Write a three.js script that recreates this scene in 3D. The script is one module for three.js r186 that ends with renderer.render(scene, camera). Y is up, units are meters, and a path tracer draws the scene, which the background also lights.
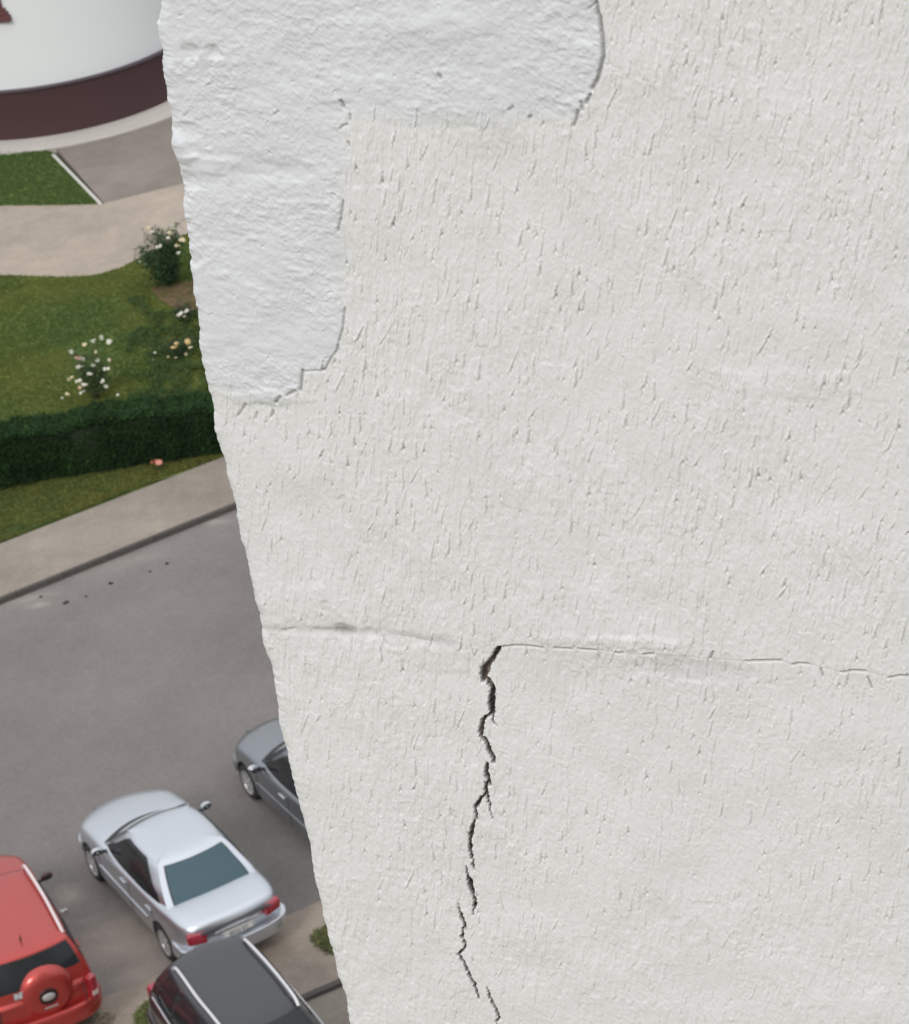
import * as THREE from 'three';
import { RoundedBoxGeometry } from 'three/addons/geometries/RoundedBoxGeometry.js';
import { mergeGeometries, toCreasedNormals, mergeVertices } from 'three/addons/utils/BufferGeometryUtils.js';
import { Brush, Evaluator, SUBTRACTION } from 'three-bvh-csg';

/* ------------------------------------------------ camera, sky, sun, exposure */
const W = 909, H = 1024, FPX = 2800, EYE = new THREE.Vector3(0, 24.877, 0);
const PITCH = THREE.MathUtils.degToRad(27.391), ROLL = THREE.MathUtils.degToRad(-8.258);
const scene = new THREE.Scene();
const camera = new THREE.PerspectiveCamera(2 * Math.atan(512 / FPX) * 180 / Math.PI, W / H, 0.1, 2000);
const camX = new THREE.Vector3(), camY = new THREE.Vector3(), camF = new THREE.Vector3(0, -Math.sin(PITCH), -Math.cos(PITCH));
{
  const r0 = new THREE.Vector3(1, 0, 0), u0 = new THREE.Vector3(0, Math.cos(PITCH), -Math.sin(PITCH));
  const c = Math.cos(ROLL), s = Math.sin(ROLL);
  camX.copy(r0).multiplyScalar(c).addScaledVector(u0, s);
  camY.copy(u0).multiplyScalar(c).addScaledVector(r0, -s);
  camera.position.copy(EYE);
  camera.quaternion.setFromRotationMatrix(new THREE.Matrix4().makeBasis(camX, camY, camF.clone().negate()));
}
camera.focus = 3.0; camera.userData.fStop = 30;
scene.add(camera);

const SKY = 1.12;
{
  const w = 128, h = 64, d = new Float32Array(w * h * 4);
  for (let j = 0; j < h; j++) for (let i = 0; i < w; i++) {
    const el = ((j + 0.5) / h - 0.5) * Math.PI, up = Math.max(0, Math.sin(el));
    let L = SKY * (0.42 + 0.74 * up);
    const k = (j * w + i) * 4, lo = el < 0 ? 0.35 : 1;
    d[k] = L * 0.975 * lo; d[k + 1] = L * lo; d[k + 2] = L * 1.035 * lo; d[k + 3] = 1;
  }
  const sky = new THREE.DataTexture(d, w, h, THREE.RGBAFormat, THREE.FloatType);
  sky.mapping = THREE.EquirectangularReflectionMapping; sky.magFilter = THREE.LinearFilter; sky.minFilter = THREE.LinearFilter; sky.needsUpdate = true;
  scene.background = sky; scene.environment = sky;
}
const sun = new THREE.DirectionalLight(0xfff8f0, 1.35);
sun.position.set(-41, 74, 44); sun.target.position.set(0, 10, -30);
sun.castShadow = true; sun.shadow.radius = 34; sun.shadow.mapSize.set(2048, 2048);
Object.assign(sun.shadow.camera, { left: -60, right: 60, top: 60, bottom: -60, near: 1, far: 250 });
scene.add(sun, sun.target);
const renderer = new THREE.WebGLRenderer({ antialias: true });
renderer.setSize(W, H); renderer.toneMapping = THREE.LinearToneMapping; renderer.toneMappingExposure = 1.015;
renderer.shadowMap.enabled = true;

/* ------------------------------------------------ helpers */
function rng(a) { return () => { a |= 0; a = a + 0x6D2B79F5 | 0; let t = Math.imul(a ^ a >>> 15, 1 | a); t = t + Math.imul(t ^ t >>> 7, 61 | t) ^ t; return ((t ^ t >>> 14) >>> 0) / 4294967296; }; }
const lerp = (a, b, t) => a + (b - a) * t, clamp = (x, a = 0, b = 1) => x < a ? a : x > b ? b : x;
const sstep = (a, b, x) => { const t = clamp((x - a) / (b - a)); return t * t * (3 - 2 * t); };
const LAT = 256, lat = new Float32Array(LAT * LAT); { const r = rng(77); for (let i = 0; i < lat.length; i++) lat[i] = r(); }
function vn(x, y) {                                  // value noise 0..1
  const xi = Math.floor(x), yi = Math.floor(y); let fx = x - xi, fy = y - yi;
  fx = fx * fx * (3 - 2 * fx); fy = fy * fy * (3 - 2 * fy);
  const a = xi & 255, b = (xi + 1) & 255, c = (yi & 255) * 256, d = ((yi + 1) & 255) * 256;
  const p = lat[a + c], q = lat[b + c], r = lat[a + d], s = lat[b + d];
  return p + (q - p) * fx + (r - p) * fy + (p - q - r + s) * fx * fy;
}
const fbm = (x, y) => 0.5 * vn(x, y) + 0.28 * vn(x * 2.1 + 17, y * 2.1 + 5) + 0.22 * vn(x * 4.3 + 3, y * 4.3 + 41);
function ray(u, v) { return camX.clone().multiplyScalar((u - 454.5) / FPX).addScaledVector(camY, (512 - v) / FPX).add(camF); }
function G(u, v, y = 0) { const d = ray(u, v), t = (y - EYE.y) / d.y; return EYE.clone().addScaledVector(d, t); }   // where a sight line meets level y
const names = {};
function numbered(n) { const k = names[n] = (names[n] ?? -1) + 1; return k ? n + '_' + String(k).padStart(3, '0') : n; }
function tag(o, label, category, group, kind) {
  if (label) o.userData.label = label; if (category) o.userData.category = category;
  if (group) o.userData.group = group; if (kind) o.userData.kind = kind; return o;
}
function base(name, pos, turn = 0) { const g = new THREE.Group(); g.name = numbered(name); g.position.copy(pos); g.rotation.y = turn; scene.add(g); return g; }
function part(name, geo, mat, parent, pos, rot) {
  const m = new THREE.Mesh(geo, mat); m.name = name; if (pos) m.position.set(...pos); if (rot) m.rotation.set(...rot);
  m.castShadow = m.receiveShadow = true; (parent || scene).add(m); if (!parent) m.name = numbered(name); return m;
}
function std(r, g, b, rough = 0.9, o = {}) { const m = new THREE.MeshStandardMaterial({ roughness: rough, ...o }); m.color.setRGB(r, g, b); return m; }
function phys(r, g, b, rough, o = {}) { const m = new THREE.MeshPhysicalMaterial({ roughness: rough, ...o }); m.color.setRGB(r, g, b); return m; }
function tex(n, m, fn, srgb, mirror) {               // fn(i/n, j/m) -> [r,g,b] linear or a grey number
  const d = new Uint8Array(n * m * 4), enc = x => srgb ? (x <= 0.0031308 ? 12.92 * x : 1.055 * Math.pow(x, 1 / 2.4) - 0.055) : x;
  for (let j = 0; j < m; j++) for (let i = 0; i < n; i++) {
    const c = fn(i / n, j / m), k = (j * n + i) * 4, a = typeof c === 'number';
    for (let q = 0; q < 3; q++) d[k + q] = 255 * clamp(enc(a ? c : c[q])) + 0.5; d[k + 3] = 255;
  }
  const t = new THREE.DataTexture(d, n, m); t.magFilter = THREE.LinearFilter; t.minFilter = THREE.LinearMipmapLinearFilter; t.generateMipmaps = true;
  t.wrapS = t.wrapT = mirror ? THREE.MirroredRepeatWrapping : THREE.RepeatWrapping; if (srgb) t.colorSpace = THREE.SRGBColorSpace; t.needsUpdate = true; return t;
}
function sheet(name, pts, y0, y1, mat, parent) {     // a level slab from pts [[x,z]...], top at y1, uv in metres
  const s = new THREE.Shape(pts.map(p => new THREE.Vector2(p[0], -p[1])));
  const g = new THREE.ExtrudeGeometry(s, { depth: y1 - y0, bevelEnabled: false }); g.rotateX(-Math.PI / 2); g.translate(0, y0, 0);
  return part(name, g, mat, parent);
}
const gp = (list, y) => list.map(([u, v]) => { const p = G(u, v, y); return [p.x, p.z]; });
function polyDist(x, y, P) {                         // distance to an open polyline
  let best = 1e9; for (let i = 0; i + 1 < P.length; i++) {
    const ax = P[i][0], ay = P[i][1], dx = P[i + 1][0] - ax, dy = P[i + 1][1] - ay, t = clamp(((x - ax) * dx + (y - ay) * dy) / (dx * dx + dy * dy + 1e-12));
    const ex = x - ax - t * dx, ey = y - ay - t * dy, d = ex * ex + ey * ey; if (d < best) best = d;
  } return Math.sqrt(best);
}
function interp(P, x) {                              // piecewise linear through [[x,y]...], ascending x
  if (x <= P[0][0]) return P[0][1]; for (let i = 1; i < P.length; i++) if (x <= P[i][0]) return lerp(P[i - 1][1], P[i][1], (x - P[i - 1][0]) / (P[i][0] - P[i - 1][0]));
  return P[P.length - 1][1];
}
function smoothInterp(P, x) {                        // monotone-ish cubic through the same kind of list
  const n = P.length; if (x <= P[0][0]) return P[0][1]; if (x >= P[n - 1][0]) return P[n - 1][1];
  let i = 1; while (x > P[i][0]) i++;
  const sl = k => k <= 0 ? (P[1][1] - P[0][1]) / (P[1][0] - P[0][0]) : k >= n - 1 ? (P[n - 1][1] - P[n - 2][1]) / (P[n - 1][0] - P[n - 2][0]) : (P[k + 1][1] - P[k - 1][1]) / (P[k + 1][0] - P[k - 1][0]);
  const h = P[i][0] - P[i - 1][0], t = (x - P[i - 1][0]) / h, a = P[i - 1][1], b = P[i][1], m0 = sl(i - 1) * h, m1 = sl(i) * h;
  return a * (1 + 2 * t) * (1 - t) ** 2 + m0 * t * (1 - t) ** 2 + b * t * t * (3 - 2 * t) + m1 * t * t * (t - 1);
}

/* ------------------------------------------------ the near facade: rendered wall, patch and crack */
{
  const yaw = THREE.MathUtils.degToRad(-23.7), N = new THREE.Vector3(Math.sin(yaw), 0, Math.cos(yaw)), T = new THREE.Vector3(Math.cos(yaw), 0, -Math.sin(yaw));
  const C0 = EYE.clone().addScaledVector(ray(560, 560).normalize(), 3.0);
  const st = (u, v) => { const d = ray(u, v), o = EYE.clone(), k = C0.clone().sub(o).dot(N) / d.dot(N), p = o.addScaledVector(d, k).sub(C0); return [p.dot(T), p.y]; };
  const PX = 0.00116;                                  // one photo pixel on the wall, metres
  const L = list => list.map(p => st(p[0], p[1]));
  const edgeP = L([[148, -90], [157, -30], [160, 0], [158, 25], [163, 48], [164, 80], [168, 110], [174, 150], [183, 195], [187, 240], [189, 272], [195, 310], [201, 365], [205, 385], [212, 400], [218, 440], [229, 480], [237, 520], [246, 560], [258, 605], [263, 645], [272, 665], [280, 720], [292, 770], [305, 820], [315, 870], [328, 930], [342, 985], [350, 1024], [364, 1100]]);
  const edgeT = edgeP.map(p => [p[1], p[0]]).reverse();
  const jag = t => (vn(t / 0.006, 3.3) - 0.5) * 0.0014 + (vn(t / 0.0021, 9.7) - 0.5) * 0.001 + (vn(t / 0.02, 5.1) - 0.5) * 0.003;
  const edgeS = t => smoothInterp(edgeT, t) + 0.0015 + 0.004 * sstep(st(205, 410)[1], st(205, 370)[1], t) + jag(t);
  // height raster in wall metres
  const S0 = -0.56, S1 = 0.62, T0 = -0.74, T1 = 0.78, CELL = 0.0006, RN = Math.round((S1 - S0) / CELL), RM = Math.round((T1 - T0) / CELL);
  const hgt = new Float32Array(RN * RM), shadeDirt = new Float32Array(RN * RM);  // second raster: groove darkening for the colour, crevice shade painted in with some dirt
  const patchP = L([[60, -90], [592, -90], [598, -20], [599, 4], [602, 16], [604, 30], [605, 55], [601, 72], [594, 88], [588, 101], [580, 112], [560, 117], [520, 114], [490, 121], [450, 117], [415, 121], [380, 114], [352, 112], [347, 122], [348, 160], [346, 205], [343, 226], [348, 250], [344, 290], [346, 315], [342, 340], [334, 356], [326, 367], [306, 369], [303, 387], [289, 393], [272, 401], [245, 396], [225, 386], [200, 380], [90, 378]]);
  const CF = 4, PN = Math.ceil(RN / CF) + 1, PM = Math.ceil(RM / CF) + 1, psd = new Float32Array(PN * PM);
  {
    const closed = patchP.concat([patchP[0]]);
    for (let j = 0; j < PM; j++) for (let i = 0; i < PN; i++) {
      const x = S0 + i * CF * CELL, y = T0 + j * CF * CELL; let ins = false;
      for (let a = 0, b = patchP.length - 1; a < patchP.length; b = a++) {
        const [xi, yi] = patchP[a], [xj, yj] = patchP[b];
        if ((yi > y) !== (yj > y) && x < (xj - xi) * (y - yi) / (yj - yi) + xi) ins = !ins;
      }
      const d = Math.min(0.05, polyDist(x, y, closed)); psd[j * PN + i] = ins ? d : -d;
    }
  }
  const pAt = (x, y) => { const fx = clamp((x - S0) / (CELL * CF), 0, PN - 1.001), fy = clamp((y - T0) / (CELL * CF), 0, PM - 1.001), i = fx | 0, j = fy | 0, a = fx - i, b = fy - j, k = j * PN + i; return lerp(lerp(psd[k], psd[k + 1], a), lerp(psd[k + PN], psd[k + PN + 1], a), b); };
  const feath = [[400, 116, 60, 12], [480, 118, 60, 12], [545, 118, 26, 10], [349, 150, 7, 40], [345, 265, 6, 40], [230, 392, 38, 14], [346, 190, 7, 40], [275, 396, 24, 9], [347, 118, 12, 12], [305, 382, 14, 10]].map(([u, v, a, b]) => [...st(u, v), a * PX, b * PX]);
  const patchW = (x, y) => { const d = pAt(x, y) + (vn(x / 0.004, y / 0.004) - 0.5) * 0.004 + (vn(x / 0.0016 + 9, y / 0.0016) - 0.5) * 0.002; let f = 0; if (Math.abs(d) < 0.03) for (const [cx, cy, a, b] of feath) { const q = ((x - cx) / a) ** 2 + ((y - cy) / b) ** 2; if (q < 4) f = Math.max(f, Math.exp(-q)); } return sstep(-0.001 - 0.009 * f, 0.0018 + 0.012 * f, d); };
  const seamL = L([[240, 623], [262, 626], [300, 627], [345, 628], [380, 630], [415, 634], [450, 641], [480, 645]]);
  const seamR = L([[480, 645], [501, 645], [532, 643], [574, 646], [598, 647], [655, 651], [711, 657], [747, 658], [782, 658], [810, 661], [843, 669], [867, 668], [909, 673], [980, 679]]);
  const seamAll = seamL.concat(seamR.slice(1)), seamT = s => interp(seamAll, s);
  const LEAN = 0.21, [gx, gy] = st(700, 300);
  // hollows and bumps by hand: [u, v, ru, rv, height]
  const lumps = [[194, 50, 9, 7, -0.0026], [218, 51, 5, 7, -0.0032], [203, 37, 15, 8, 0.0012], [160, 36, 8, 14, 0.002], [182, 150, 14, 14, 0.004], [212, 163, 30, 11, 0.0022], [192, 180, 8, 10, -0.0022], [187, 215, 7, 22, 0.003], [190, 127, 12, 7, -0.0018], [280, 168, 50, 9, -0.0012], [345, 628, 10, 9, -0.0024], [372, 630, 7, 6, -0.0012], [690, 668, 60, 13, -0.0016], [640, 640, 46, 7, 0.0012], [560, 636, 30, 6, 0.0007], [440, 655, 40, 18, 0.001], [270, 395, 40, 8, 0.0016], [196, 260, 8, 8, -0.0018], [300, 600, 50, 20, 0.001], [790, 380, 60, 14, 0.0009], [450, 22, 60, 12, 0.001], [400, 60, 80, 14, -0.0008], [560, 60, 22, 40, 0.001]].map(([u, v, a, b, h]) => [...st(u, v), a * PX, b * PX, h]);
  for (let j = 0; j < RM; j++) {
    const y = T0 + j * CELL;
    for (let i = 0; i < RN; i++) {
      const x = S0 + i * CELL, pw = patchW(x, y), k = j * RN + i;
      const big = fbm(x / 0.16 + 3, y / 0.2) * 0.006 + (vn(x / 0.035, y / 0.05) - 0.5) * 0.0018;
      const wx = x - y * LEAN * 0.55 + (vn(x / 0.03 + 7, y / 0.045) - 0.5) * 0.006, wy = y + (vn(x / 0.02 + 70, y / 0.02) - 0.5) * 0.01;
      const gr = (vn(x / 0.0017, y / 0.0017) - 0.5) * 0.00022;
      let a = 0, b = 0;
      if (pw < 1) {
        const act = sstep(0.25, 0.75, vn(x / 0.11 + 40, y / 0.09 + 3)) * 0.55 + 0.45;      // how torn the coat is here
        const n1 = vn(wx / 0.0062, wy / 0.019), n2 = vn(wx / 0.0031 + 50, wy / 0.012 + 9), n3 = vn(wx / 0.011 + 5, wy / 0.009 + 2);
        const n4 = vn(wx / 0.0046 + 11, wy / 0.026 + 31);
        a = 0.62 * act * (0.0008 * sstep(0.38, 0.56, n1) + 0.0009 * (1 - Math.abs(2 * n2 - 1)) + 0.0003 * n3 * n2 + 0.0008 * sstep(0.45, 0.56, n4)) + 0.0004 * vn(wx / 0.0021, wy / 0.0034);
      }
      if (pw > 0) {
        const qx = x + (vn(x / 0.012 + 21, y / 0.012) - 0.5) * 0.004, qy = y + x * 0.12 + (vn(x / 0.014, y / 0.012 + 33) - 0.5) * 0.003;
        const m1 = vn(qx / 0.009, qy / 0.005), m2 = vn(qx / 0.0042 + 8, qy / 0.0032 + 1), m3 = vn(qx / 0.0023, qy / 0.0019), am = 0.35 + 0.9 * vn(x / 0.06 + 3, y / 0.05 + 8);
        b = 0.0009 + 0.55 * am * (0.0009 * m1 * m1 + 0.0006 * sstep(0.35, 0.75, m2) + 0.0008 * m3 + 0.0007 * sstep(0.55, 0.7, vn(x / 0.0048 + 60, y / 0.0042 + 7)) * m1) + 0.003 * (fbm(x / 0.05 + 12, y / 0.03) - 0.5);
      }
      hgt[k] = big + gr + a * (1 - pw) + b * pw;
    }
  }
  const cell = (x, y) => [(x - S0) / CELL, (y - T0) / CELL];
  for (const [cx, cy, a, b, h] of lumps) {
    const [ci, cj] = cell(cx, cy), ri = 2.4 * a / CELL, rj = 2.4 * b / CELL;
    for (let j = Math.max(0, cj - rj | 0); j < Math.min(RM, cj + rj); j++) for (let i = Math.max(0, ci - ri | 0); i < Math.min(RN, ci + ri); i++) {
      const x = (i - ci) * CELL / a, y = (j - cj) * CELL / b, wob = 1 + (vn(i / 14, j / 14) - 0.5) * 1.3, r = (x * x + y * y) * wob; hgt[j * RN + i] += h * Math.exp(-1.2 * r * r);
    }
  }
  // grooves: a torn notch with a lifted lip on its left side
  function groove(P, wdt, dep, lip = 0.3, shadeGrime = 0.5, taper = false) {
    const xs = P.map(p => p[0]), ys = P.map(p => p[1]), m = wdt * 4.5;
    const [i0, j0] = cell(Math.min(...xs) - m, Math.min(...ys) - m), [i1, j1] = cell(Math.max(...xs) + m, Math.max(...ys) + m);
    for (let j = Math.max(0, j0 | 0); j < Math.min(RM, j1); j++) for (let i = Math.max(0, i0 | 0); i < Math.min(RN, i1); i++) {
      const x = S0 + i * CELL, y = T0 + j * CELL, tp = taper ? lerp(1.12, 0.6, clamp((y - ys[0]) / (ys[ys.length - 1] - ys[0] + 1e-9))) : 1, d = polyDist(x + (vn(x / 0.0013, y / 0.0013) - 0.5) * 0.0009, y, P) / (wdt * tp); if (d > 5) continue;
      const k = j * RN + i, g = Math.exp(-d * d * 1.3);
      hgt[k] -= dep * g * tp; shadeDirt[k] = Math.max(shadeDirt[k], shadeGrime * g * (taper ? sstep(0.55, 1.05, tp) : 1));
      const dl = polyDist(x + wdt * 2.2, y - wdt, P) / (wdt * 1.5); hgt[k] += lip * dep * Math.exp(-dl * dl);
    }
  }
  const R = rng(5);
  for (let cu = 150; cu < 930; cu += 11.5) for (let cv = -25; cv < 1040; cv += 19) {   // torn tears in loose columns, as the trowel left them
    const u = cu + (R() - 0.5) * 11, v = cv + (R() - 0.5) * 19, a = R(), b = R(), c = R(), e = R(), [x, y] = st(u, v);
    if (patchW(x, y) > 0.3 || x < edgeS(y) + 0.004) continue;
    const zone = v < 640 ? 1 : 0.85 * sstep(1060, 880, v) + 0.2, strong = Math.pow(a, 2.3) * zone * (0.45 + 0.85 * vn(x / 0.07 + 2, y / 0.06)); if (strong < 0.012) continue;
    const len = 0.004 + 0.02 * b * b + 0.006 * strong, lean = LEAN * (v > 660 ? 0.2 + 0.5 * c : 0.45 + 0.7 * c) + (e < 0.07 ? 0.4 : 0), n = 4, P = [[x, y]]; let px = x, py = y;
    for (let s = 0; s < n; s++) { py += len / n; px += len / n * (lean + (R() - 0.5) * 0.42); P.push([px, py]); }
    groove(P, 0.00054 + 0.0003 * e + 0.0003 * strong, 0.00035 + 0.0015 * strong, 0.5, 0.03 + 0.3 * strong, true);
    if (b < 0.4 && strong > 0.1) groove([[x, y], [x + 0.0006, y + 0.0018]], 0.0007 + 0.0004 * strong, 0.0006 + 0.0012 * strong, 0.1, 0.12 + 0.4 * strong);
  }
  for (let q = 0; q < 2300; q++) {                      // long thin drips between the tears
    const u = 170 + R() * 760, v = -20 + R() * 1060, a = R(), b = R(), c = R(), [x, y] = st(u, v); if (patchW(x, y) > 0.2 || x < edgeS(y) + 0.004) continue;
    const zone = (v < 650 ? 1 : 0.8 * sstep(1060, 800, v) + 0.15) * (0.4 + 0.8 * vn(x / 0.06 + 8, y / 0.09)), len = 0.009 + 0.026 * b * b, P = [[x, y]]; let px = x, py = y; if (a > zone) continue;
    for (let s = 0; s < 5; s++) { py += len / 5; px += len / 5 * (LEAN * (v > 660 ? 0.5 : 0.85) + (R() - 0.5) * 0.34); P.push([px, py]); }
    groove(P, 0.00055 + 0.0002 * c, 0.0005 + 0.0009 * a * c, 0.6, 0.03 + 0.12 * a * c, true);
  }
  for (let q = 0; q < 90; q++) {                        // pits in the patch
    const u = 170 + R() * 430, v = R() * 390, [x, y] = st(u, v); if (patchW(x, y) < 0.9) continue;
    groove([[x, y], [x + (R() - 0.3) * 0.006, y + (R() - 0.5) * 0.003]], 0.0006 + 0.0006 * R(), 0.0006 + 0.0012 * R(), 0.2, 0.25 * R());
  }
  const gr = (pts, w, d, lip, shadeDirtV) => groove(L(pts), w * PX, d, lip, shadeDirtV);
  gr([[597, -20], [598, 2], [600, 12], [602, 16], [603, 28], [605, 40], [605, 55], [602, 68], [599, 78], [594, 87]], 1.7, 0.0042, 0.05, 0.75);
  gr([[597, 2], [591, 7]], 1.1, 0.002, 0, 0.4); gr([[592, 93], [588, 101]], 1.5, 0.003, 0, 0.7); gr([[583, 100], [584, 108]], 1.3, 0.0025, 0, 0.6); gr([[580, 109], [578, 118], [575, 124]], 1.4, 0.003, 0, 0.7);
  gr([[346, 198], [345, 208], [344, 216], [341, 228]], 1.1, 0.0022, 0, 0.5); gr([[347, 306], [346, 318], [345, 327], [341, 340], [340, 347], [332, 358], [327, 368]], 1.15, 0.0024, 0, 0.5);
  gr([[326, 368], [305, 369]], 1.1, 0.0015, 0, 0.25); gr([[305, 368], [303, 388]], 1.4, 0.003, 0, 0.6); gr([[298, 388], [289, 393]], 1.4, 0.0026, 0, 0.6); gr([[283, 394], [278, 400]], 1.5, 0.003, 0, 0.6);
  gr([[248, 402], [240, 414]], 1.3, 0.002, 0.2, 0.5); gr([[259, 411], [257, 417]], 1.2, 0.002, 0.2, 0.4); gr([[275, 409], [273, 415]], 1.2, 0.002, 0.2, 0.4);
  gr([[344, 99], [346, 104]], 2, 0.003, 0.2, 0.7); gr([[353, 112], [353, 117]], 1.4, 0.002, 0.1, 0.5); gr([[343, 126], [346, 123], [350, 122]], 1.2, 0.0018, 0.2, 0.4); gr([[351, 140], [352, 143]], 1.4, 0.002, 0.1, 0.5); gr([[442, 73], [443, 75]], 1.8, 0.0025, 0.2, 0.7); gr([[511, 108], [515, 105]], 1.4, 0.002, 0.1, 0.6); gr([[531, 116], [533, 114]], 1.4, 0.002, 0.1, 0.6); gr([[277, 112], [281, 109]], 1.1, 0.0012, 0.2, 0.25); gr([[187, 114], [190, 111]], 1.1, 0.0012, 0.2, 0.25);
  gr([[318, 103], [345, 101], [356, 100]], 2.5, 0.0006, 0.6, 0.04);
  // the joint between the panels: a shallow filled strip on the left, a hairline on the right
  gr([[262, 626], [300, 627], [345, 628], [380, 630], [415, 634], [450, 641]], 6.5, 0.0009, 0.0, 0.06);
  gr([[318, 627], [345, 628], [356, 630]], 3, 0.0012, 0.1, 0.25); gr([[285, 628], [296, 626]], 1.6, 0.0012, 0.2, 0.2); gr([[384, 634], [388, 641]], 1.2, 0.001, 0.2, 0.3); gr([[400, 633], [436, 639]], 1.4, 0.0006, 0.1, 0.12);
  for (const s of [[[501, 645], [516, 643], [532, 643], [545, 645]], [[556, 645], [574, 646]], [[580, 646], [590, 647], [598, 647]], [[617, 650], [624, 650]], [[645, 652], [655, 651]], [[747, 659], [782, 658]], [[794, 662], [800, 660], [810, 661]], [[843, 669], [855, 667], [867, 668]], [[890, 675], [900, 673], [912, 673]], [[711, 657], [714, 650]], [[822, 666], [824, 673]], [[869, 674], [873, 685]]]) gr(s, 1.05, 0.0026, 0.05, 0.7);
  for (const s of [[[598, 647], [645, 652]], [[655, 651], [711, 657], [747, 659]], [[782, 658], [794, 662]], [[810, 661], [843, 669]], [[867, 668], [890, 674]]]) gr(s, 0.8, 0.0004, 0.1, 0.1);
  gr([[472, 642], [476, 654], [479, 648]], 1, 0.001, 0, 0.4); gr([[471, 652], [470, 676]], 1.2, 0.0008, 0, 0.2);
  const hAt = (x, y) => {
    let fx = (x - S0) / CELL, fy = (y - T0) / CELL; if (fx < 0) fx = -fx; fx = clamp(fx, 0, RN - 1.001); fy = clamp(fy, 0, RM - 1.001);
    const i = fx | 0, j = fy | 0, a = fx - i, b = fy - j, k = j * RN + i; return [lerp(lerp(hgt[k], hgt[k + 1], a), lerp(hgt[k + RN], hgt[k + RN + 1], a), b), lerp(lerp(shadeDirt[k], shadeDirt[k + 1], a), lerp(shadeDirt[k + RN], shadeDirt[k + RN + 1], a), b)];
  };
  // the open crack: polylines with a half width in pixels at every point
  const crackP = [
    [[501, 645, 1.2], [499, 648, 2.6], [496, 654, 1.9], [492, 660, 2.2], [489, 664, 3.2], [486, 669, 4.4], [484.5, 674, 3.2], [482.5, 680, 0.8]],
    [[486, 673, 2], [490, 679, 2.4], [493.5, 685, 2.7], [493.5, 698, 2.8], [493.5, 711, 2.3], [489, 714, 1.5], [484, 717, 1.5], [483, 726, 2.2], [482.5, 733, 1.8], [487, 737, 2.2], [490, 745, 2.2], [494, 752, 2.4], [495, 760, 1.2]],
    [[494, 714, 0.8], [496, 721, 0.8], [500, 724, 0.5]],
    [[489, 760, 1.4], [488.5, 767, 2.2], [489.5, 775, 2.6], [491.5, 782, 1.6]], [[488, 780, 1.6], [488, 791, 2.2], [485, 794, 1.5], [482, 796, 1.5], [477, 804, 1.5], [478, 816, 1.1]],
    [[489, 790, 1.4], [490.6, 799, 1.2], [493.7, 816, 0.7]], [[476, 818, 1.2], [473.5, 828, 2], [471.3, 840, 1.9], [472.7, 851, 1.6], [475.8, 867, 0.8]],
    [[467, 864, 0.5], [470, 873, 1.6], [471.7, 879, 2.4], [475, 892, 1.6], [477, 899, 1.6], [474.4, 912, 0.8]], [[459.5, 902, 0.6], [462, 911, 1.6], [466.3, 924, 1.3], [463.2, 934, 1.2], [466.7, 945, 1], [460, 952, 1.4], [469, 968, 1.6], [475.5, 980, 1.9], [480.5, 996, 0.8]],
    [[489, 984, 0.6], [494, 1000, 1.7], [501.3, 1015, 1.5], [497.7, 1019, 1], [499, 1026, 1.1], [503, 1060, 1.4]]
  ].map(c => { const o = []; c.forEach((p, i) => { o.push(p); const q = c[i + 1]; if (q) { const n = Math.max(1, Math.round(Math.hypot(q[0] - p[0], q[1] - p[1]) / 4)); for (let k = 1; k < n; k++) o.push([lerp(p[0], q[0], k / n) + (R() - 0.5) * 1.5, lerp(p[1], q[1], k / n) + (R() - 0.5) * 1.0, lerp(p[2], q[2], k / n) * (0.85 + 0.5 * R())]); } }); return o.map(([u, v, w]) => [...st(u, v), w * PX]); });
  const allC = crackP.flat(), cb = [Math.min(...allC.map(p => p[0])) - 0.01, Math.max(...allC.map(p => p[0])) + 0.01, Math.min(...allC.map(p => p[1])) - 0.01, Math.max(...allC.map(p => p[1])) + 0.01];
  const crackLine = [[501, 645], [486, 669], [493.5, 698], [483, 726], [494, 752], [489, 775], [488, 791], [477, 804], [471.3, 840], [475, 866], [475, 892], [462, 911], [466, 945], [462, 955], [480, 996], [499, 1026], [503, 1100]].map(p => st(...p)).map(p => [p[1], p[0]]).reverse();
  function crackDepth(x, y) {                           // > 0 inside the opening
    if (x < cb[0] || x > cb[1] || y < cb[2] || y > cb[3]) return -1;
    let best = -1; const nx = (vn(x / 0.0024, y / 0.0024) - 0.5) * 0.0026 + (vn(x / 0.001, y / 0.001) - 0.5) * 0.0012, ny = (vn(x / 0.0016 + 31, y / 0.0016) - 0.5) * 0.002;
    for (const c of crackP) for (let i = 0; i + 1 < c.length; i++) {
      const A = c[i], B = c[i + 1], dx = B[0] - A[0], dy = B[1] - A[1], t = clamp(((x + nx - A[0]) * dx + (y + ny - A[1]) * dy) / (dx * dx + dy * dy));
      const ex = x + nx - A[0] - t * dx, ey = y + ny - A[1] - t * dy, w = lerp(A[2], B[2], t) * 1.12, q = (w - Math.hypot(ex, ey)); if (q > best) best = q;
    } return best;
  }
  // grid
  const rows = [], cols = [], RAD = 0.011;
  const tLo = -0.72, tHi = 0.76, tSeam = st(500, 640)[1];
  for (let t = tLo; t < tHi; t += t < tSeam + 0.01 ? 0.00105 : 0.00125) rows.push(t);
  for (const b of [0.45, 0.3, 0.2, 0.12, 0.08, 0.05, 0.035, 0.024, 0.016, 0.011, 0.007, 0.004, 0.002]) cols.push(['r', b]);
  for (let a = 0; a <= 13; a++) cols.push(['a', (1 - a / 13) * Math.PI / 2]);
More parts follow.
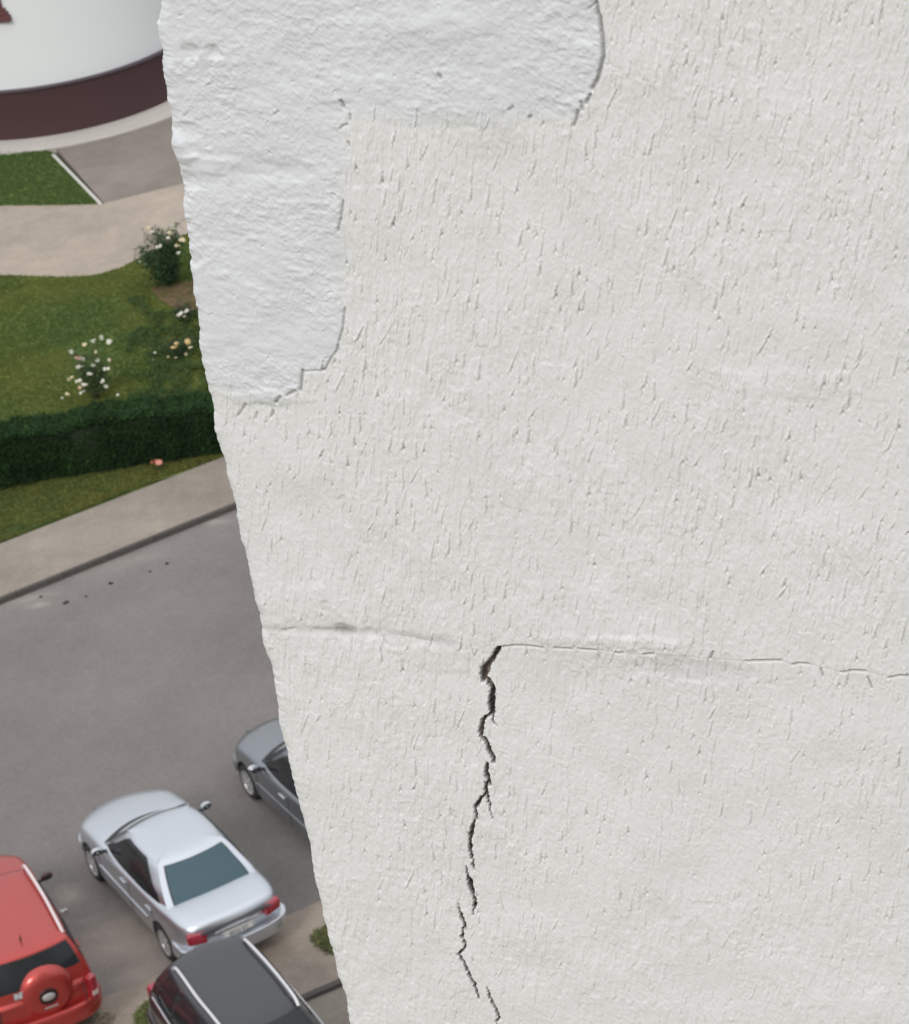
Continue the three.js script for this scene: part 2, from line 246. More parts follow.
  for (let w = 0.0012; w < 0.96;) { cols.push(['f', w]); w += w > 0.1 && w < 0.275 ? 0.00072 : 0.00122; }
  const nr = rows.length, nc = cols.length, pos = new Float32Array(nr * nc * 3), nor = new Float32Array(nr * nc * 3), col = new Float32Array(nr * nc * 3), cls = new Uint8Array(nr * nc), keep = new Uint8Array(nr * nc);
  const rP = L([[935, 1110], [935, 512], [935, -90]]).map(p => [p[1], p[0]]), sRight = t => interp(rP, t);
  const P = new THREE.Vector3(), nn = new THREE.Vector3();
  for (let j = 0; j < nr; j++) {
    const t = rows[j], se = edgeS(t), sr = sRight(t);
    for (let i = 0; i < nc; i++) {
      const [kind, v] = cols[i], k = j * nc + i; let s, dep, ss;
      if (kind === 'f') { s = se + RAD + v; dep = 0; ss = s; nn.copy(N); }
      else if (kind === 'a') { s = se + RAD - RAD * Math.sin(v); dep = -RAD + RAD * Math.cos(v); ss = se + RAD - RAD * v; nn.copy(N).multiplyScalar(Math.cos(v)).addScaledVector(T, -Math.sin(v)); }
      else { s = se; dep = -RAD - v; ss = se + RAD - RAD * Math.PI / 2 - v; nn.copy(T).negate(); }
      keep[k] = s < sr ? 1 : 0;
      let [h, di] = hAt(ss, t); const pw = patchW(ss, t), inC = kind === 'f' && pw < 0.5 ? crackDepth(s, t) : -1;
      const seam = sstep(0.007, 0.002, Math.abs(t - seamT(s))) * (s < seamL[7][0] - 0.02 ? 1 : 0) * (0.5 + 0.8 * vn(s / 0.02, t / 0.02));
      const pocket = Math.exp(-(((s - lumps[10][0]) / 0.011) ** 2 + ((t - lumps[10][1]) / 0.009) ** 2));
      const tone = 1 + (fbm(s / 0.07 + 4, t / 0.1) - 0.5) * 0.05 + (vn(s / 0.004, t / 0.006) - 0.5) * 0.03;
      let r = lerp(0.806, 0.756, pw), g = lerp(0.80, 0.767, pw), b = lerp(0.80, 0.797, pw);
      const dk = 1 - Math.min(0.8, 0.72 * di) - 0.1 * seam - 0.25 * clamp(pocket) - 0.09 * Math.exp(-(((s - lumps[12][0]) / 0.08) ** 2 + ((t - lumps[12][1]) / 0.018) ** 2));  // di puts painted crevice shade and dirt into the groove colour
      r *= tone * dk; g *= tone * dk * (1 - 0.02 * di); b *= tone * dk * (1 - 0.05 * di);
      let c = pw > 0.5 ? 1 : t > seamT(s) ? 0 : s < interp(crackLine, t) ? 2 : 3;
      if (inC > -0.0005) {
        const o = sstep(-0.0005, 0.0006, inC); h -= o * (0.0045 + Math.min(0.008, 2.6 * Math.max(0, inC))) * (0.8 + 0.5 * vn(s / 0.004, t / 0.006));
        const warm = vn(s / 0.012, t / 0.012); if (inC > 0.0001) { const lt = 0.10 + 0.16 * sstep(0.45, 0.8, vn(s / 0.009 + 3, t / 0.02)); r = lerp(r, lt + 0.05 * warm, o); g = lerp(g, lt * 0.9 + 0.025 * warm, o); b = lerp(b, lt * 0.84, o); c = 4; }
      }
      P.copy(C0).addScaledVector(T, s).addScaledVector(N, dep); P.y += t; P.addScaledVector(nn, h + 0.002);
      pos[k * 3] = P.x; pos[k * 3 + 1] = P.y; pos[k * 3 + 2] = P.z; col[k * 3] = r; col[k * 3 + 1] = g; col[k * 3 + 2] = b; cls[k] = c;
    }
  }
  for (let j = 0; j < nr; j++) for (let i = 0; i < nc; i++) {
    const k = j * nc + i, a = (j * nc + Math.max(0, i - 1)) * 3, b = (j * nc + Math.min(nc - 1, i + 1)) * 3, c = (Math.max(0, j - 1) * nc + i) * 3, d = (Math.min(nr - 1, j + 1) * nc + i) * 3;
    const ux = pos[b] - pos[a], uy = pos[b + 1] - pos[a + 1], uz = pos[b + 2] - pos[a + 2], vx = pos[d] - pos[c], vy = pos[d + 1] - pos[c + 1], vz = pos[d + 2] - pos[c + 2];
    let x = uy * vz - uz * vy, y = uz * vx - ux * vz, z = ux * vy - uy * vx; const l = Math.hypot(x, y, z) || 1; nor[k * 3] = x / l; nor[k * 3 + 1] = y / l; nor[k * 3 + 2] = z / l;
  }
  const cornerS = Math.max(edgeS(tLo), edgeS(tHi), edgeS(0), edgeS(0.3)) * 0 + edgeT.reduce((m, p) => Math.max(m, p[1]), -9) + 0.012;
  const house = base('apartment_building', new THREE.Vector3(C0.x, 0, C0.z).addScaledVector(T, cornerS), Math.atan2(-T.z, T.x));
  tag(house, 'close white rendered corner of a tall building with a long jagged crack', 'building');
  house.updateMatrixWorld(true); const inv = house.matrixWorld.clone().invert(), rotInv = new THREE.Matrix3().setFromMatrix4(inv);
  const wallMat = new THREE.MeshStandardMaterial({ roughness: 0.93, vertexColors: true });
  const index = [[], [], [], [], []];
  for (let j = 0; j + 1 < nr; j++) for (let i = 0; i + 1 < nc; i++) {
    const a = j * nc + i, b = a + 1, c = a + nc, d = c + 1; if (!keep[b] && !keep[d]) continue;
    index[Math.max(cls[a] === 4 || cls[b] === 4 || cls[c] === 4 ? 4 : 0, cls[a] === 4 ? 0 : cls[a])].push(a, b, c);
    index[Math.max(cls[d] === 4 || cls[b] === 4 || cls[c] === 4 ? 4 : 0, cls[d] === 4 ? 0 : cls[d])].push(b, d, c);
  }
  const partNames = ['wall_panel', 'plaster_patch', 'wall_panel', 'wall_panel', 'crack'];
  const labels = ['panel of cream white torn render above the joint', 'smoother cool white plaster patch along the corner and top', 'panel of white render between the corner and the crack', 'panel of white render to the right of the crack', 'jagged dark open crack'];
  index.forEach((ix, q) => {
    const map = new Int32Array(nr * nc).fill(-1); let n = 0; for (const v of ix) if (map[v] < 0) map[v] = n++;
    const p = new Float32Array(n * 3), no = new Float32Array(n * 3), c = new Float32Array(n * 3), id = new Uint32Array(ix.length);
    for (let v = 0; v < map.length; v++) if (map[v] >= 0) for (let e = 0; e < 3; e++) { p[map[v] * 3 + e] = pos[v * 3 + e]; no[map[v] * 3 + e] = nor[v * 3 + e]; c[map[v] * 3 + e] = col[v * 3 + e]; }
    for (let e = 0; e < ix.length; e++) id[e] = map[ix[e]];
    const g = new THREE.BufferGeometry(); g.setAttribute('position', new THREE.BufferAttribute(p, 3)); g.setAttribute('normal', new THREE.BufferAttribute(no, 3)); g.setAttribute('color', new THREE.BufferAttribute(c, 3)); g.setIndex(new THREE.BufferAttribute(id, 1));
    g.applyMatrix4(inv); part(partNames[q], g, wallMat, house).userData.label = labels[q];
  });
  // the rest of the block behind and around the close-up
  const plain = std(0.79, 0.78, 0.76, 0.93);
  plain.bumpMap = tex(256, 256, (x, y) => { const s = x * 256, t = y * 256; return 0.6 * vn(s / 3, t / 9) + 0.4 * vn(s / 2 + 9, t / 2); }); plain.bumpScale = 0.002;
  const box = new THREE.BoxGeometry(15, 31, 12); box.translate(7.55, 15.5, -6.05); part('outer_wall', box, plain, house);
  const roof = new THREE.BoxGeometry(15.3, 0.25, 12.3); roof.translate(7.5, 31.125, -6); part('roof', roof, std(0.18, 0.18, 0.18, 0.9), house);
}
/* ------------------------------------------------ ground, road, pavements, lawns */
const soil = std(0.075, 0.085, 0.04, 1);
{
  const g = new THREE.CircleGeometry(900, 64); g.rotateX(-Math.PI / 2); g.translate(0, -0.06, -40);
  tag(part('ground', g, soil), null, null, null, 'structure');
}
const KA = G(-30, 617.1, 0), KB = G(262, 499.1, 0), kd = KB.clone().sub(KA).normalize(), kn = new THREE.Vector3(kd.z, 0, -kd.x);   // kerb line of the road; kn points away from the road
if (kn.z > 0) kn.negate();
const along = (a, off) => { const p = KA.clone().addScaledVector(kd, a).addScaledVector(kn, off); return [p.x, p.z]; };
const RX0 = -14, RX1 = 6, RZ0 = -52, RZ1 = -28;
const spots = (list, y = 0) => list.map(([u, v, ru, rv, a]) => { const p = G(u, v, y); return [p.x, p.z, ru / 66, rv / 34, a]; });
function stain(list, x, z) { let s = 0; for (const [cx, cz, a, b, k] of list) { const dx = (x - cx) / a, dz = (z - cz) / b, d = dx * dx + dz * dz; if (d < 6) s += k * Math.exp(-d * (0.6 + 1.1 * vn(x / 0.21 + cx * 7, z / 0.21))); } return s; }
const roadStains = spots([[108, 955, 62, 34, 0.36], [122, 915, 40, 26, 0.16], [68, 897, 16, 11, 0.34], [150, 945, 34, 26, 0.2], [135, 978, 22, 10, 0.22], [118, 966, 30, 10, -0.14], [60, 575, 60, 10, 0.1], [20, 600, 40, 6, 0.18], [215, 522, 16, 4, 0.3], [40, 605, 14, 4, 0.3], [130, 560, 40, 6, 0.1], [110, 620, 90, 40, 0.05], [90, 700, 70, 60, 0.04], [240, 640, 50, 40, -0.04], [275, 880, 30, 18, -0.06], [250, 820, 60, 40, -0.05], [200, 700, 60, 20, 0.03]]);
const dusty = KA.clone();
const roadTex = tex(1024, 1024, (i, j) => {
  const x = lerp(RX0, RX1, i), z = lerp(RZ1, RZ0, j);
  const off = (x - dusty.x) * kn.x + (z - dusty.z) * kn.z;                       // < 0 on the road side
  let s = 1 + (fbm(x / 1.9, z / 1.9) - 0.5) * 0.22 + (fbm(x / 0.35 + 9, z / 0.35) - 0.5) * 0.12 + (vn(x / 0.045, z / 0.045) - 0.5) * 0.16 + (vn(x / 0.02, z / 0.02) - 0.5) * 0.12;
  s += 0.14 * sstep(-1.4, -0.25, off) * (0.4 + vn(x / 0.5, z / 0.3));              // dust along the kerb
  const st = 1.6 * stain(roadStains, x, z); s += st;
  const w = clamp(st * 1.5);
  return [0.183 * s * (1 + 0.09 * w), 0.166 * s * (1 + 0.04 * w), 0.158 * s * (1 - 0.05 * w)];
}, true, true);
const grain = tex(512, 512, (x, y) => { const a = x * 512, b = y * 512; return 0.5 * vn(a / 1.5, b / 1.5) + 0.3 * vn(a / 4, b / 4) + 0.2 * vn(a / 11, b / 11); });
function metres(t, m) { const c = t.clone(); c.repeat.set(1 / m, 1 / m); c.needsUpdate = true; return c; }
{
  const m = new THREE.MeshStandardMaterial({ map: roadTex, roughness: 0.92, bumpMap: metres(grain, 2), bumpScale: 0.01 });
  const g = new THREE.PlaneGeometry(1, 1); const P = [along(-60, 0), along(70, 0), along(70, -17), along(-60, -17)];
  const p = g.attributes.position, uv = g.attributes.uv; [0, 1, 2, 3].forEach((k, q) => { const c = P[[0, 1, 3, 2][q]]; p.setXYZ(k, c[0], 0, c[1]); });
  for (let k = 0; k < 4; k++) uv.setXY(k, (p.getX(k) - RX0) / (RX1 - RX0), (p.getZ(k) - RZ1) / (RZ0 - RZ1));
  g.setIndex([0, 2, 1, 2, 3, 1]); g.computeVertexNormals(); if (g.attributes.normal.getY(0) < 0) { g.setIndex([0, 1, 2, 2, 1, 3]); g.computeVertexNormals(); }
  m.bumpMap.repeat.set(10, 12); tag(part('road', g, m), null, null, null, 'structure');
}
function speckle(r, g, b, amp, m, seedX) {           // sandy, patchy paving; repeats every m metres
  const t = tex(512, 512, (i, j) => { const x = i * 512, y = j * 512; const s = 1 + amp * ((fbm(x / 90 + seedX, y / 90) - 0.5) * 1.2 + (fbm(x / 14 + seedX, y / 14) - 0.5) * 0.6 + (vn(x / 2, y / 2) - 0.5) * 0.6); return [r * s, g * s, b * s]; }, true, true);
  t.repeat.set(1 / m, 1 / m); return new THREE.MeshStandardMaterial({ map: t, roughness: 0.95, bumpMap: metres(grain, m / 3), bumpScale: 0.006 });
}
const pavingMat = speckle(0.265, 0.23, 0.195, 0.35, 7, 3), pathMat = speckle(0.36, 0.305, 0.25, 0.3, 9, 20), driveMat = speckle(0.23, 0.2, 0.172, 0.28, 8, 51), apronMat = speckle(0.5, 0.47, 0.43, 0.22, 6, 77), stripMat = speckle(0.275, 0.23, 0.19, 0.4, 6, 90), kerbMat = speckle(0.095, 0.083, 0.076, 0.4, 3, 31);
{
  // pavement between kerb and verge: its far side runs at a slight angle to the kerb
  const farL = G(-60, 567, 0.12), farR = G(300, 427, 0.12), f1 = along(-60, 2.3), f2 = along(70, 2.3);
  const e = farR.clone().sub(farL).normalize();
  tag(sheet('pavement', [along(-60, 0.088), along(70, 0.088), f2, [farR.x + e.x * 8, farR.z + e.z * 8 - 0.2], [farR.x, farR.z], [farL.x, farL.z], [farL.x - e.x * 8, farL.z - e.z * 8], f1], -0.05, 0.12, pavingMat), null, null, null, 'structure');
  const kerb = new THREE.Group(); kerb.name = 'kerb'; scene.add(kerb); tag(kerb, null, null, null, 'structure');
  const kr = rng(9), sg = new RoundedBoxGeometry(0.996, 0.3, 0.085, 2, 0.014), ang = Math.atan2(-kd.z, kd.x);
  for (let a = -8; a < 18; a++) { const p = along(a + 0.5, 0.043); part('kerb_stone', sg, kerbMat, kerb, [p[0], -0.03 + (kr() - 0.5) * 0.008, p[1]], [0, ang + (kr() - 0.5) * 0.006, 0]); }
}
// verge and lawns
const lawnTex = tex(512, 512, (i, j) => { const x = i * 512, y = j * 512; const a = fbm(x / 100, y / 100), b = vn(x / 3, y / 3), c = vn(x / 14 + 4, y / 14); const s = 0.7 + 0.35 * b + 0.3 * c; return [lerp(0.06, 0.13, a) * s, lerp(0.11, 0.145, a) * s, 0.026 * s]; }, true, true); lawnTex.repeat.set(1 / 6, 1 / 6);
const lawnMat = new THREE.MeshStandardMaterial({ map: lawnTex, roughness: 1 });
const LY = 0.09;
const lawnPoly = gp([[-120, 275], [0, 275], [60, 277], [95, 275], [120, 268], [140, 258], [165, 244], [190, 233], [235, 212], [330, 176], [620, 80], [620, 352], [-120, 470]], LY);
tag(sheet('lawn', lawnPoly, -0.05, LY, lawnMat), null, null, null, 'structure');
const vergePoly = gp([[-120, 470], [620, 352], [620, 306], [218, 459.5], [180, 472], [130, 488], [90, 506], [45, 522], [0, 543], [-60, 567], [-120, 590]], LY);
tag(sheet('grass_verge', vergePoly, -0.05, LY, lawnMat), null, null, null, 'structure');
tag(sheet('path', gp([[-160, 275], [0, 275], [60, 277], [95, 275], [120, 268], [140, 258], [165, 244], [190, 233], [235, 212], [330, 176], [620, 80], [620, 34], [300, 143], [185, 183], [101, 204], [60, 205], [0, 205.5], [-160, 206]], 0.085), -0.05, 0.085, pathMat), null, null, null, 'structure');
const upperLawn = gp([[-160, 206], [0, 205.5], [60, 205], [98, 204], [50, 151], [20, 152], [-160, 156]], LY);
tag(sheet('lawn', upperLawn, -0.05, LY, lawnMat), null, null, null, 'structure'); scene.children[scene.children.length - 1].name = 'upper_lawn';
tag(sheet('driveway', gp([[104, 203], [185, 183], [300, 143], [620, 34], [620, -60], [200, 100], [56, 148]], 0.08), -0.05, 0.08, driveMat), null, null, null, 'structure');
{
  const a = G(53, 155, 0.1), b = G(101, 204.5, 0.1), len = a.distanceTo(b), g = new RoundedBoxGeometry(len, 0.2, 0.085, 2, 0.015);
  tag(part('edging_kerb', g, std(0.55, 0.53, 0.5, 0.9), null, [(a.x + b.x) / 2, 0.03, (a.z + b.z) / 2], [0, Math.atan2(-(b.z - a.z), b.x - a.x), 0]), 'pale thin concrete edging between the upper lawn and the driveway', 'edging');
}
// near strip behind the parked cars
{
  const s = gp([[-140, 1103], [20, 1034], [104, 997], [140, 983], [220, 946], [305, 908], [380, 872], [700, 738], [700, 825], [311, 997], [200, 1045], [-140, 1190]], 0);
  tag(sheet('parking_strip', s, -0.05, 0.006, stripMat), null, null, null, 'structure');
  const a = G(290, 1006, 0), b = G(420, 950, 0), len = 7, d = b.clone().sub(a).normalize(), kg = new RoundedBoxGeometry(0.99, 0.2, 0.12, 2, 0.015), k = new THREE.Group(); k.name = 'near_kerb'; scene.add(k); tag(k, null, null, null, 'structure');
  for (let i = -3; i < 7; i++) part('kerb_stone', kg, std(0.085, 0.075, 0.07, 0.9), k, [a.x + d.x * (i + 0.5), -0.03, a.z + d.z * (i + 0.5)], [0, Math.atan2(-d.z, d.x), 0]);
  const n = new THREE.Vector3(-d.z, 0, d.x); if (n.z < 0) n.negate();
  const q = (t, o) => [a.x + d.x * t + n.x * o, a.z + d.z * t + n.z * o];
  tag(sheet('near_pavement', [q(-8, 0.07), q(14, 0.07), q(14, 6), q(-8, 6)], -0.055, 0.003, driveMat), null, null, null, 'structure');
}
// grass blades: little tufts spread over the lawns
function inside(P, x, z) { let c = false; for (let a = 0, b = P.length - 1; a < P.length; b = a++) if ((P[a][1] > z) !== (P[b][1] > z) && x < (P[b][0] - P[a][0]) * (z - P[a][1]) / (P[b][1] - P[a][1]) + P[a][0]) c = !c; return c; }
const tuftGeo = (() => { const p = [], r = rng(3); for (let i = 0; i < 5; i++) { const a = r() * 6.28, l = 0.6 + 0.5 * r(), w = 0.16, dx = Math.cos(a), dz = Math.sin(a), ox = (r() - 0.5) * 0.8, oz = (r() - 0.5) * 0.8; p.push(ox - dz * w, 0, oz + dx * w, ox + dz * w, 0, oz - dx * w, ox + dx * 0.7, l, oz + dz * 0.7); } const g = new THREE.BufferGeometry(); g.setAttribute('position', new THREE.Float32BufferAttribute(p, 3)); g.computeVertexNormals(); return g; })();
const bladeMat = phys(1, 1, 1, 0.95, { side: THREE.DoubleSide, transmission: 0.3, specularIntensity: 0.3 });
function scatterGrass(name, P, n, hgt, y, seed, tone, cull) {
  const r = rng(seed), xs = P.map(p => p[0]), zs = P.map(p => p[1]), x0 = Math.max(-15, Math.min(...xs)), x1 = Math.min(4, Math.max(...xs)), z0 = Math.min(...zs), z1 = Math.max(...zs);
  const M = new THREE.Matrix4(), q = new THREE.Quaternion(), up = new THREE.Vector3(0, 1, 0), list = [], c = new THREE.Color();
  for (let k = 0; k < n * 4 && list.length < n; k++) { const x = lerp(x0, x1, r()), z = lerp(z0, z1, r()); if (!inside(P, x, z) || (cull && cull(x, z))) continue; list.push([x, z]); }
  const im = new THREE.InstancedMesh(tuftGeo, bladeMat, list.length); im.name = name; im.castShadow = im.receiveShadow = true;
  list.forEach(([x, z], k) => { const s = hgt * (0.6 + 0.9 * r()), t = tone(x, z, r); q.setFromAxisAngle(up, r() * 6.28); M.compose(new THREE.Vector3(x, y - 0.004, z), q, new THREE.Vector3(s * 1.1, s, s * 1.1)); im.setMatrixAt(k, M); c.setRGB(...t); im.setColorAt(k, c); });
  scene.add(im); return im;
}
const lawnTone = (x, z, r) => { const dry = sstep(0.35, 0.75, fbm(x / 1.7 + 4, z / 2.4)) * 0.8 + 0.25 * sstep(-8, -11, x), s = 0.87 + 0.26 * r(); return [lerp(0.092, 0.19, dry) * s, lerp(0.15, 0.2, dry) * s, lerp(0.034, 0.04, dry) * s]; };
const deepTone = (x, z, r) => { const s = 0.7 + 0.6 * r(); return [0.1 * s, 0.165 * s, 0.045 * s]; };
tag(scatterGrass('grass', lawnPoly, 190000, 0.035, LY, 21, lawnTone), 'mown green grass of the lawn between hedge and path', 'grass', null, 'stuff');
tag(scatterGrass('verge_grass', vergePoly, 34000, 0.045, LY, 22, (x, z, r) => { const d = fbm(x / 0.8, z / 0.8), s = 0.7 + 0.6 * r(); return [lerp(0.085, 0.23, d) * s, lerp(0.15, 0.2, d) * s, 0.045 * s]; }), 'patchy dry grass between the hedge and the pavement', 'grass', null, 'stuff');
tag(scatterGrass('upper_grass', upperLawn, 20000, 0.04, LY, 23, deepTone), 'deep green grass beside the driveway of the round building', 'grass', null, 'stuff');

/* ------------------------------------------------ plants */
const leafGeo = (() => { const g = new THREE.BufferGeometry(); g.setAttribute('position', new THREE.Float32BufferAttribute([0, 0, 0, 0.32, 0.08, 0.5, 0, 0.02, 0.5, -0.32, 0.08, 0.5, 0, -0.1, 1.05], 3)); g.setIndex([0, 2, 1, 0, 3, 2, 1, 2, 4, 2, 3, 4]); g.computeVertexNormals(); return g; })();
const leafMat = phys(1, 1, 1, 0.95, { side: THREE.DoubleSide, transmission: 0.3, specularIntensity: 0.3 });
function foliage(parent, pts, size, tone, r, name = 'foliage') {     // pts: [x,y,z]; leaves hang outward and up
  const im = new THREE.InstancedMesh(leafGeo, leafMat, pts.length), M = new THREE.Matrix4(), q = new THREE.Quaternion(), e = new THREE.Euler(), c = new THREE.Color();
  pts.forEach((p, k) => { e.set(-0.7 + 1.5 * (r() - 0.35), r() * 6.28, (r() - 0.5) * 1.2, 'YXZ'); q.setFromEuler(e); const s = size * (0.6 + 0.8 * r()); M.compose(new THREE.Vector3(...p), q, new THREE.Vector3(s, s, s)); im.setMatrixAt(k, M); c.setRGB(...tone(p, r)); im.setColorAt(k, c); });
  im.name = name; im.castShadow = im.receiveShadow = true; tag(im, null, null, null, 'stuff'); parent.add(im); return im;
}
const twigMat = std(0.09, 0.07, 0.045, 0.95);
function stems(parent, list) { const gs = list.map(([a, b, r0]) => new THREE.TubeGeometry(new THREE.CatmullRomCurve3([a, a.clone().lerp(b, 0.5).add(new THREE.Vector3(0.02, 0.03, -0.01)), b]), 4, r0, 5)); part('stem', mergeGeometries(gs), twigMat, parent); }
{
  // clipped hedge
  const a = G(-75, 502, LY), b = G(420, 423, LY), mid = a.clone().add(b).multiplyScalar(0.5), len = a.distanceTo(b), turn = Math.atan2(-(b.z - a.z), b.x - a.x), D = 0.95, Hh = 1.1;
  const h = base('hedge', new THREE.Vector3(mid.x, LY, mid.z), turn), r = rng(41), pts = [];
  tag(h, 'long clipped dark green hedge between the lawn and the pavement', 'hedge');
  const front = t => 0.2 * (vn(t / 0.6, 1.5) - 0.5) + 0.05 * (vn(t / 0.16, 7) - 0.5), topY = t => Hh + 0.24 * (vn(t / 0.55 + 9, 3) - 0.5) + 0.12 * (vn(t / 0.18, 4) - 0.5);
  const core = new THREE.BoxGeometry(len, Hh - 0.14, D - 0.2, 60, 6, 6); { const p = core.attributes.position; for (let i = 0; i < p.count; i++) { const t = p.getX(i); p.setZ(i, p.getZ(i) + (vn(t / 0.3, p.getY(i) * 4) - 0.5) * 0.1); p.setY(i, p.getY(i) + (Hh - 0.14) / 2 + (p.getY(i) > 0 ? topY(t) - Hh : 0)); } core.computeVertexNormals(); }
  part('branches', core, std(0.012, 0.026, 0.008, 1), h, [0, 0, -D / 2]);
  for (let k = 0; k < 105000; k++) {
    const t = (r() - 0.5) * len, dd = r() * 0.14, w = r(); let y, z;
    if (w < 0.5) { y = 0.03 + r() * topY(t); z = front(t) - dd - 0.1 * sstep(0.75, 1, y / Hh) + 0.05 * Math.sin(y * 5 + t * 3) * vn(t * 2, y * 3); } else if (w < 0.9) { y = topY(t) - dd * 0.8; z = -r() * D + front(t); } else { y = r() * Hh; z = -D + dd; }
    pts.push([t, y, z]);
  }
  foliage(h, pts, 0.05, (p, q) => { const s = (0.6 + 0.7 * q()) * (0.75 + 0.6 * vn(p[0] / 0.35, p[1] / 0.3 + p[2])), yl = q() < 0.06 ? 1.9 : 1; return [0.025 * s * yl, 0.064 * s * yl, 0.018 * s]; }, r);
  [...Array(24)].forEach((_, i) => { const t = (i / 23 - 0.5) * len; stems(h, [[new THREE.Vector3(t, 0, -D / 2), new THREE.Vector3(t + 0.1, 0.5, -D / 2 + 0.1 * (i % 3 - 1)), 0.015]]); });
}
const petal = (() => { const gs = []; for (let i = 0; i < 6; i++) { const g = new THREE.SphereGeometry(0.5, 6, 4); g.scale(1, 0.35, 0.75); g.translate(0.45, 0, 0); g.rotateZ(0.45); g.rotateY(i * 1.047 + 0.2); gs.push(g); } const c = new THREE.SphereGeometry(0.35, 7, 5); c.translate(0, 0.15, 0); gs.push(c); return mergeGeometries(gs); })();
const white = std(0.72, 0.7, 0.6, 0.85), pinkish = std(0.7, 0.45, 0.36, 0.85), yellow = std(0.68, 0.5, 0.24, 0.85), cream = std(0.72, 0.62, 0.42, 0.85), redMat = std(0.5, 0.12, 0.09, 0.85);
function plant(name, label, cat, at, o, group) {
  const h = base(name, at), r = rng(o.seed), pts = [], tips = []; tag(h, label, cat, group);
  const L = [];
  for (let i = 0; i < o.stems; i++) { const a = r() * 6.28, d = o.rad * Math.sqrt(r()), t = new THREE.Vector3(Math.cos(a) * d, o.h * (0.55 + 0.45 * r()), Math.sin(a) * d); L.push([new THREE.Vector3(t.x * 0.15, 0, t.z * 0.15), t, 0.006]); tips.push(t); }
  stems(h, L);
  for (let k = 0; k < o.leaves; k++) { const t = tips[(r() * tips.length) | 0], f = lerp(o.low ?? 0.2, 1.0, r()), w = o.spread; pts.push([t.x * lerp(0.3, 1, f) + (r() - 0.5) * w, t.y * f + (r() - 0.5) * w * 0.7, t.z * lerp(0.3, 1, f) + (r() - 0.5) * w]); }
  foliage(h, pts, o.leaf, o.tone, r);
  for (const [u, v, s, m, up] of o.flowers) {            // blossoms placed on the plant's outer side
    const n = s > 4 ? 2 : 1;
    for (let e = 0; e < n; e++) {
      const hh = up * o.h + (e ? (r() - 0.5) * 0.1 : 0), p = G(u, v, at.y + hh), loc = p.sub(at), f = part('flower', petal, m, h, [loc.x + (e ? (r() - 0.5) * 0.16 : 0), hh, loc.z + (e ? (r() - 0.5) * 0.1 : 0)]), sc = s / 46 / 2.15 * (e ? 0.7 : 1);
      f.scale.set(sc * (0.8 + 0.5 * r()), sc * (0.7 + 0.5 * r()), sc * (0.8 + 0.5 * r())); f.rotation.set(r() * 1.3, r() * 6, (r() - 0.5) * 1.6);
    }
  }
  return h;
}
const greenTone = (a, b, c) => (p, q) => { const s = 0.6 + 0.8 * q(); return [a * s, b * s, c * s]; };
plant('rose_bush', 'rose bush covered in small white blossoms behind the hedge', 'rose bush', G(96, 398, LY), { seed: 51, h: 1.25, rad: 0.42, stems: 26, leaves: 3400, leaf: 0.05, spread: 0.26, tone: greenTone(0.1, 0.16, 0.06),
  flowers: [[101, 338, 6, white, 1], [94, 341, 7, white, 0.98], [109, 342, 6, white, 0.95], [85, 345, 6, cream, 0.93], [72, 352, 5, white, 0.85], [79, 358, 6, pinkish, 0.8], [83, 359, 6, white, 0.78], [98, 360, 5, white, 0.8], [110, 360, 5, cream, 0.75], [77, 367, 6, white, 0.7], [82, 367, 5, white, 0.68], [93, 366, 6, white, 0.7], [105, 369, 6, white, 0.66], [72, 378, 6, cream, 0.55], [89, 374, 5, white, 0.6], [80, 381, 6, white, 0.5], [83, 385, 6, white, 0.45], [80, 388, 5, pinkish, 0.4], [103, 381, 5, white, 0.5], [106, 386, 5, white, 0.42], [67, 394, 5, cream, 0.3], [118, 395, 4, white, 0.25], [84, 392, 5, white, 0.33], [62, 398, 3, white, 0.2], [96, 352, 4, cream, 0.88]] });
plant('flowering_shrub', 'dark green shrub with pale blossoms at the bend of the path', 'shrub', G(168, 284, LY), { seed: 52, h: 1.45, rad: 0.62, stems: 34, leaves: 4600, leaf: 0.065, spread: 0.28, low: 0.08, tone: greenTone(0.04, 0.085, 0.034),
  flowers: [[148, 228, 7, cream, 0.95], [151, 232, 5, white, 0.9], [170, 233, 7, cream, 0.98], [168, 238, 5, white, 0.98], [179, 253, 6, white, 0.85], [183, 240, 7, cream, 0.98], [172, 226, 6, white, 1], [176, 246, 5, cream, 0.95], [160, 246, 5, white, 0.9], [146, 264, 4, white, 0.35], [140, 262, 3, white, 0.3]] });
plant('white_flower_clump', 'clump of white flowers against the wall edge below the bare soil', 'flowers', G(184, 322, LY), { seed: 53, h: 0.5, rad: 0.25, stems: 14, leaves: 500, leaf: 0.045, spread: 0.15, tone: greenTone(0.04, 0.075, 0.035), flowers: [[181, 314, 7, white, 0.95], [187, 311, 6, white, 1], [184, 317, 5, cream, 0.8]] });
plant('yellow_flower_clump', 'low clump of apricot yellow flowers beside the wall edge', 'flowers', G(180, 356, LY), { seed: 54, h: 0.45, rad: 0.4, stems: 22, leaves: 900, leaf: 0.045, spread: 0.2, tone: greenTone(0.05, 0.085, 0.035), flowers: [[177, 345, 8, yellow, 0.95], [173, 348, 5, yellow, 0.85], [188, 342, 8, yellow, 1], [191, 348, 6, cream, 0.85], [176, 358, 4, cream, 0.4], [186, 354, 4, cream, 0.6], [155, 353, 4, white, 0.7], [153, 360, 4, white, 0.5], [168, 357, 3, cream, 0.5]] });
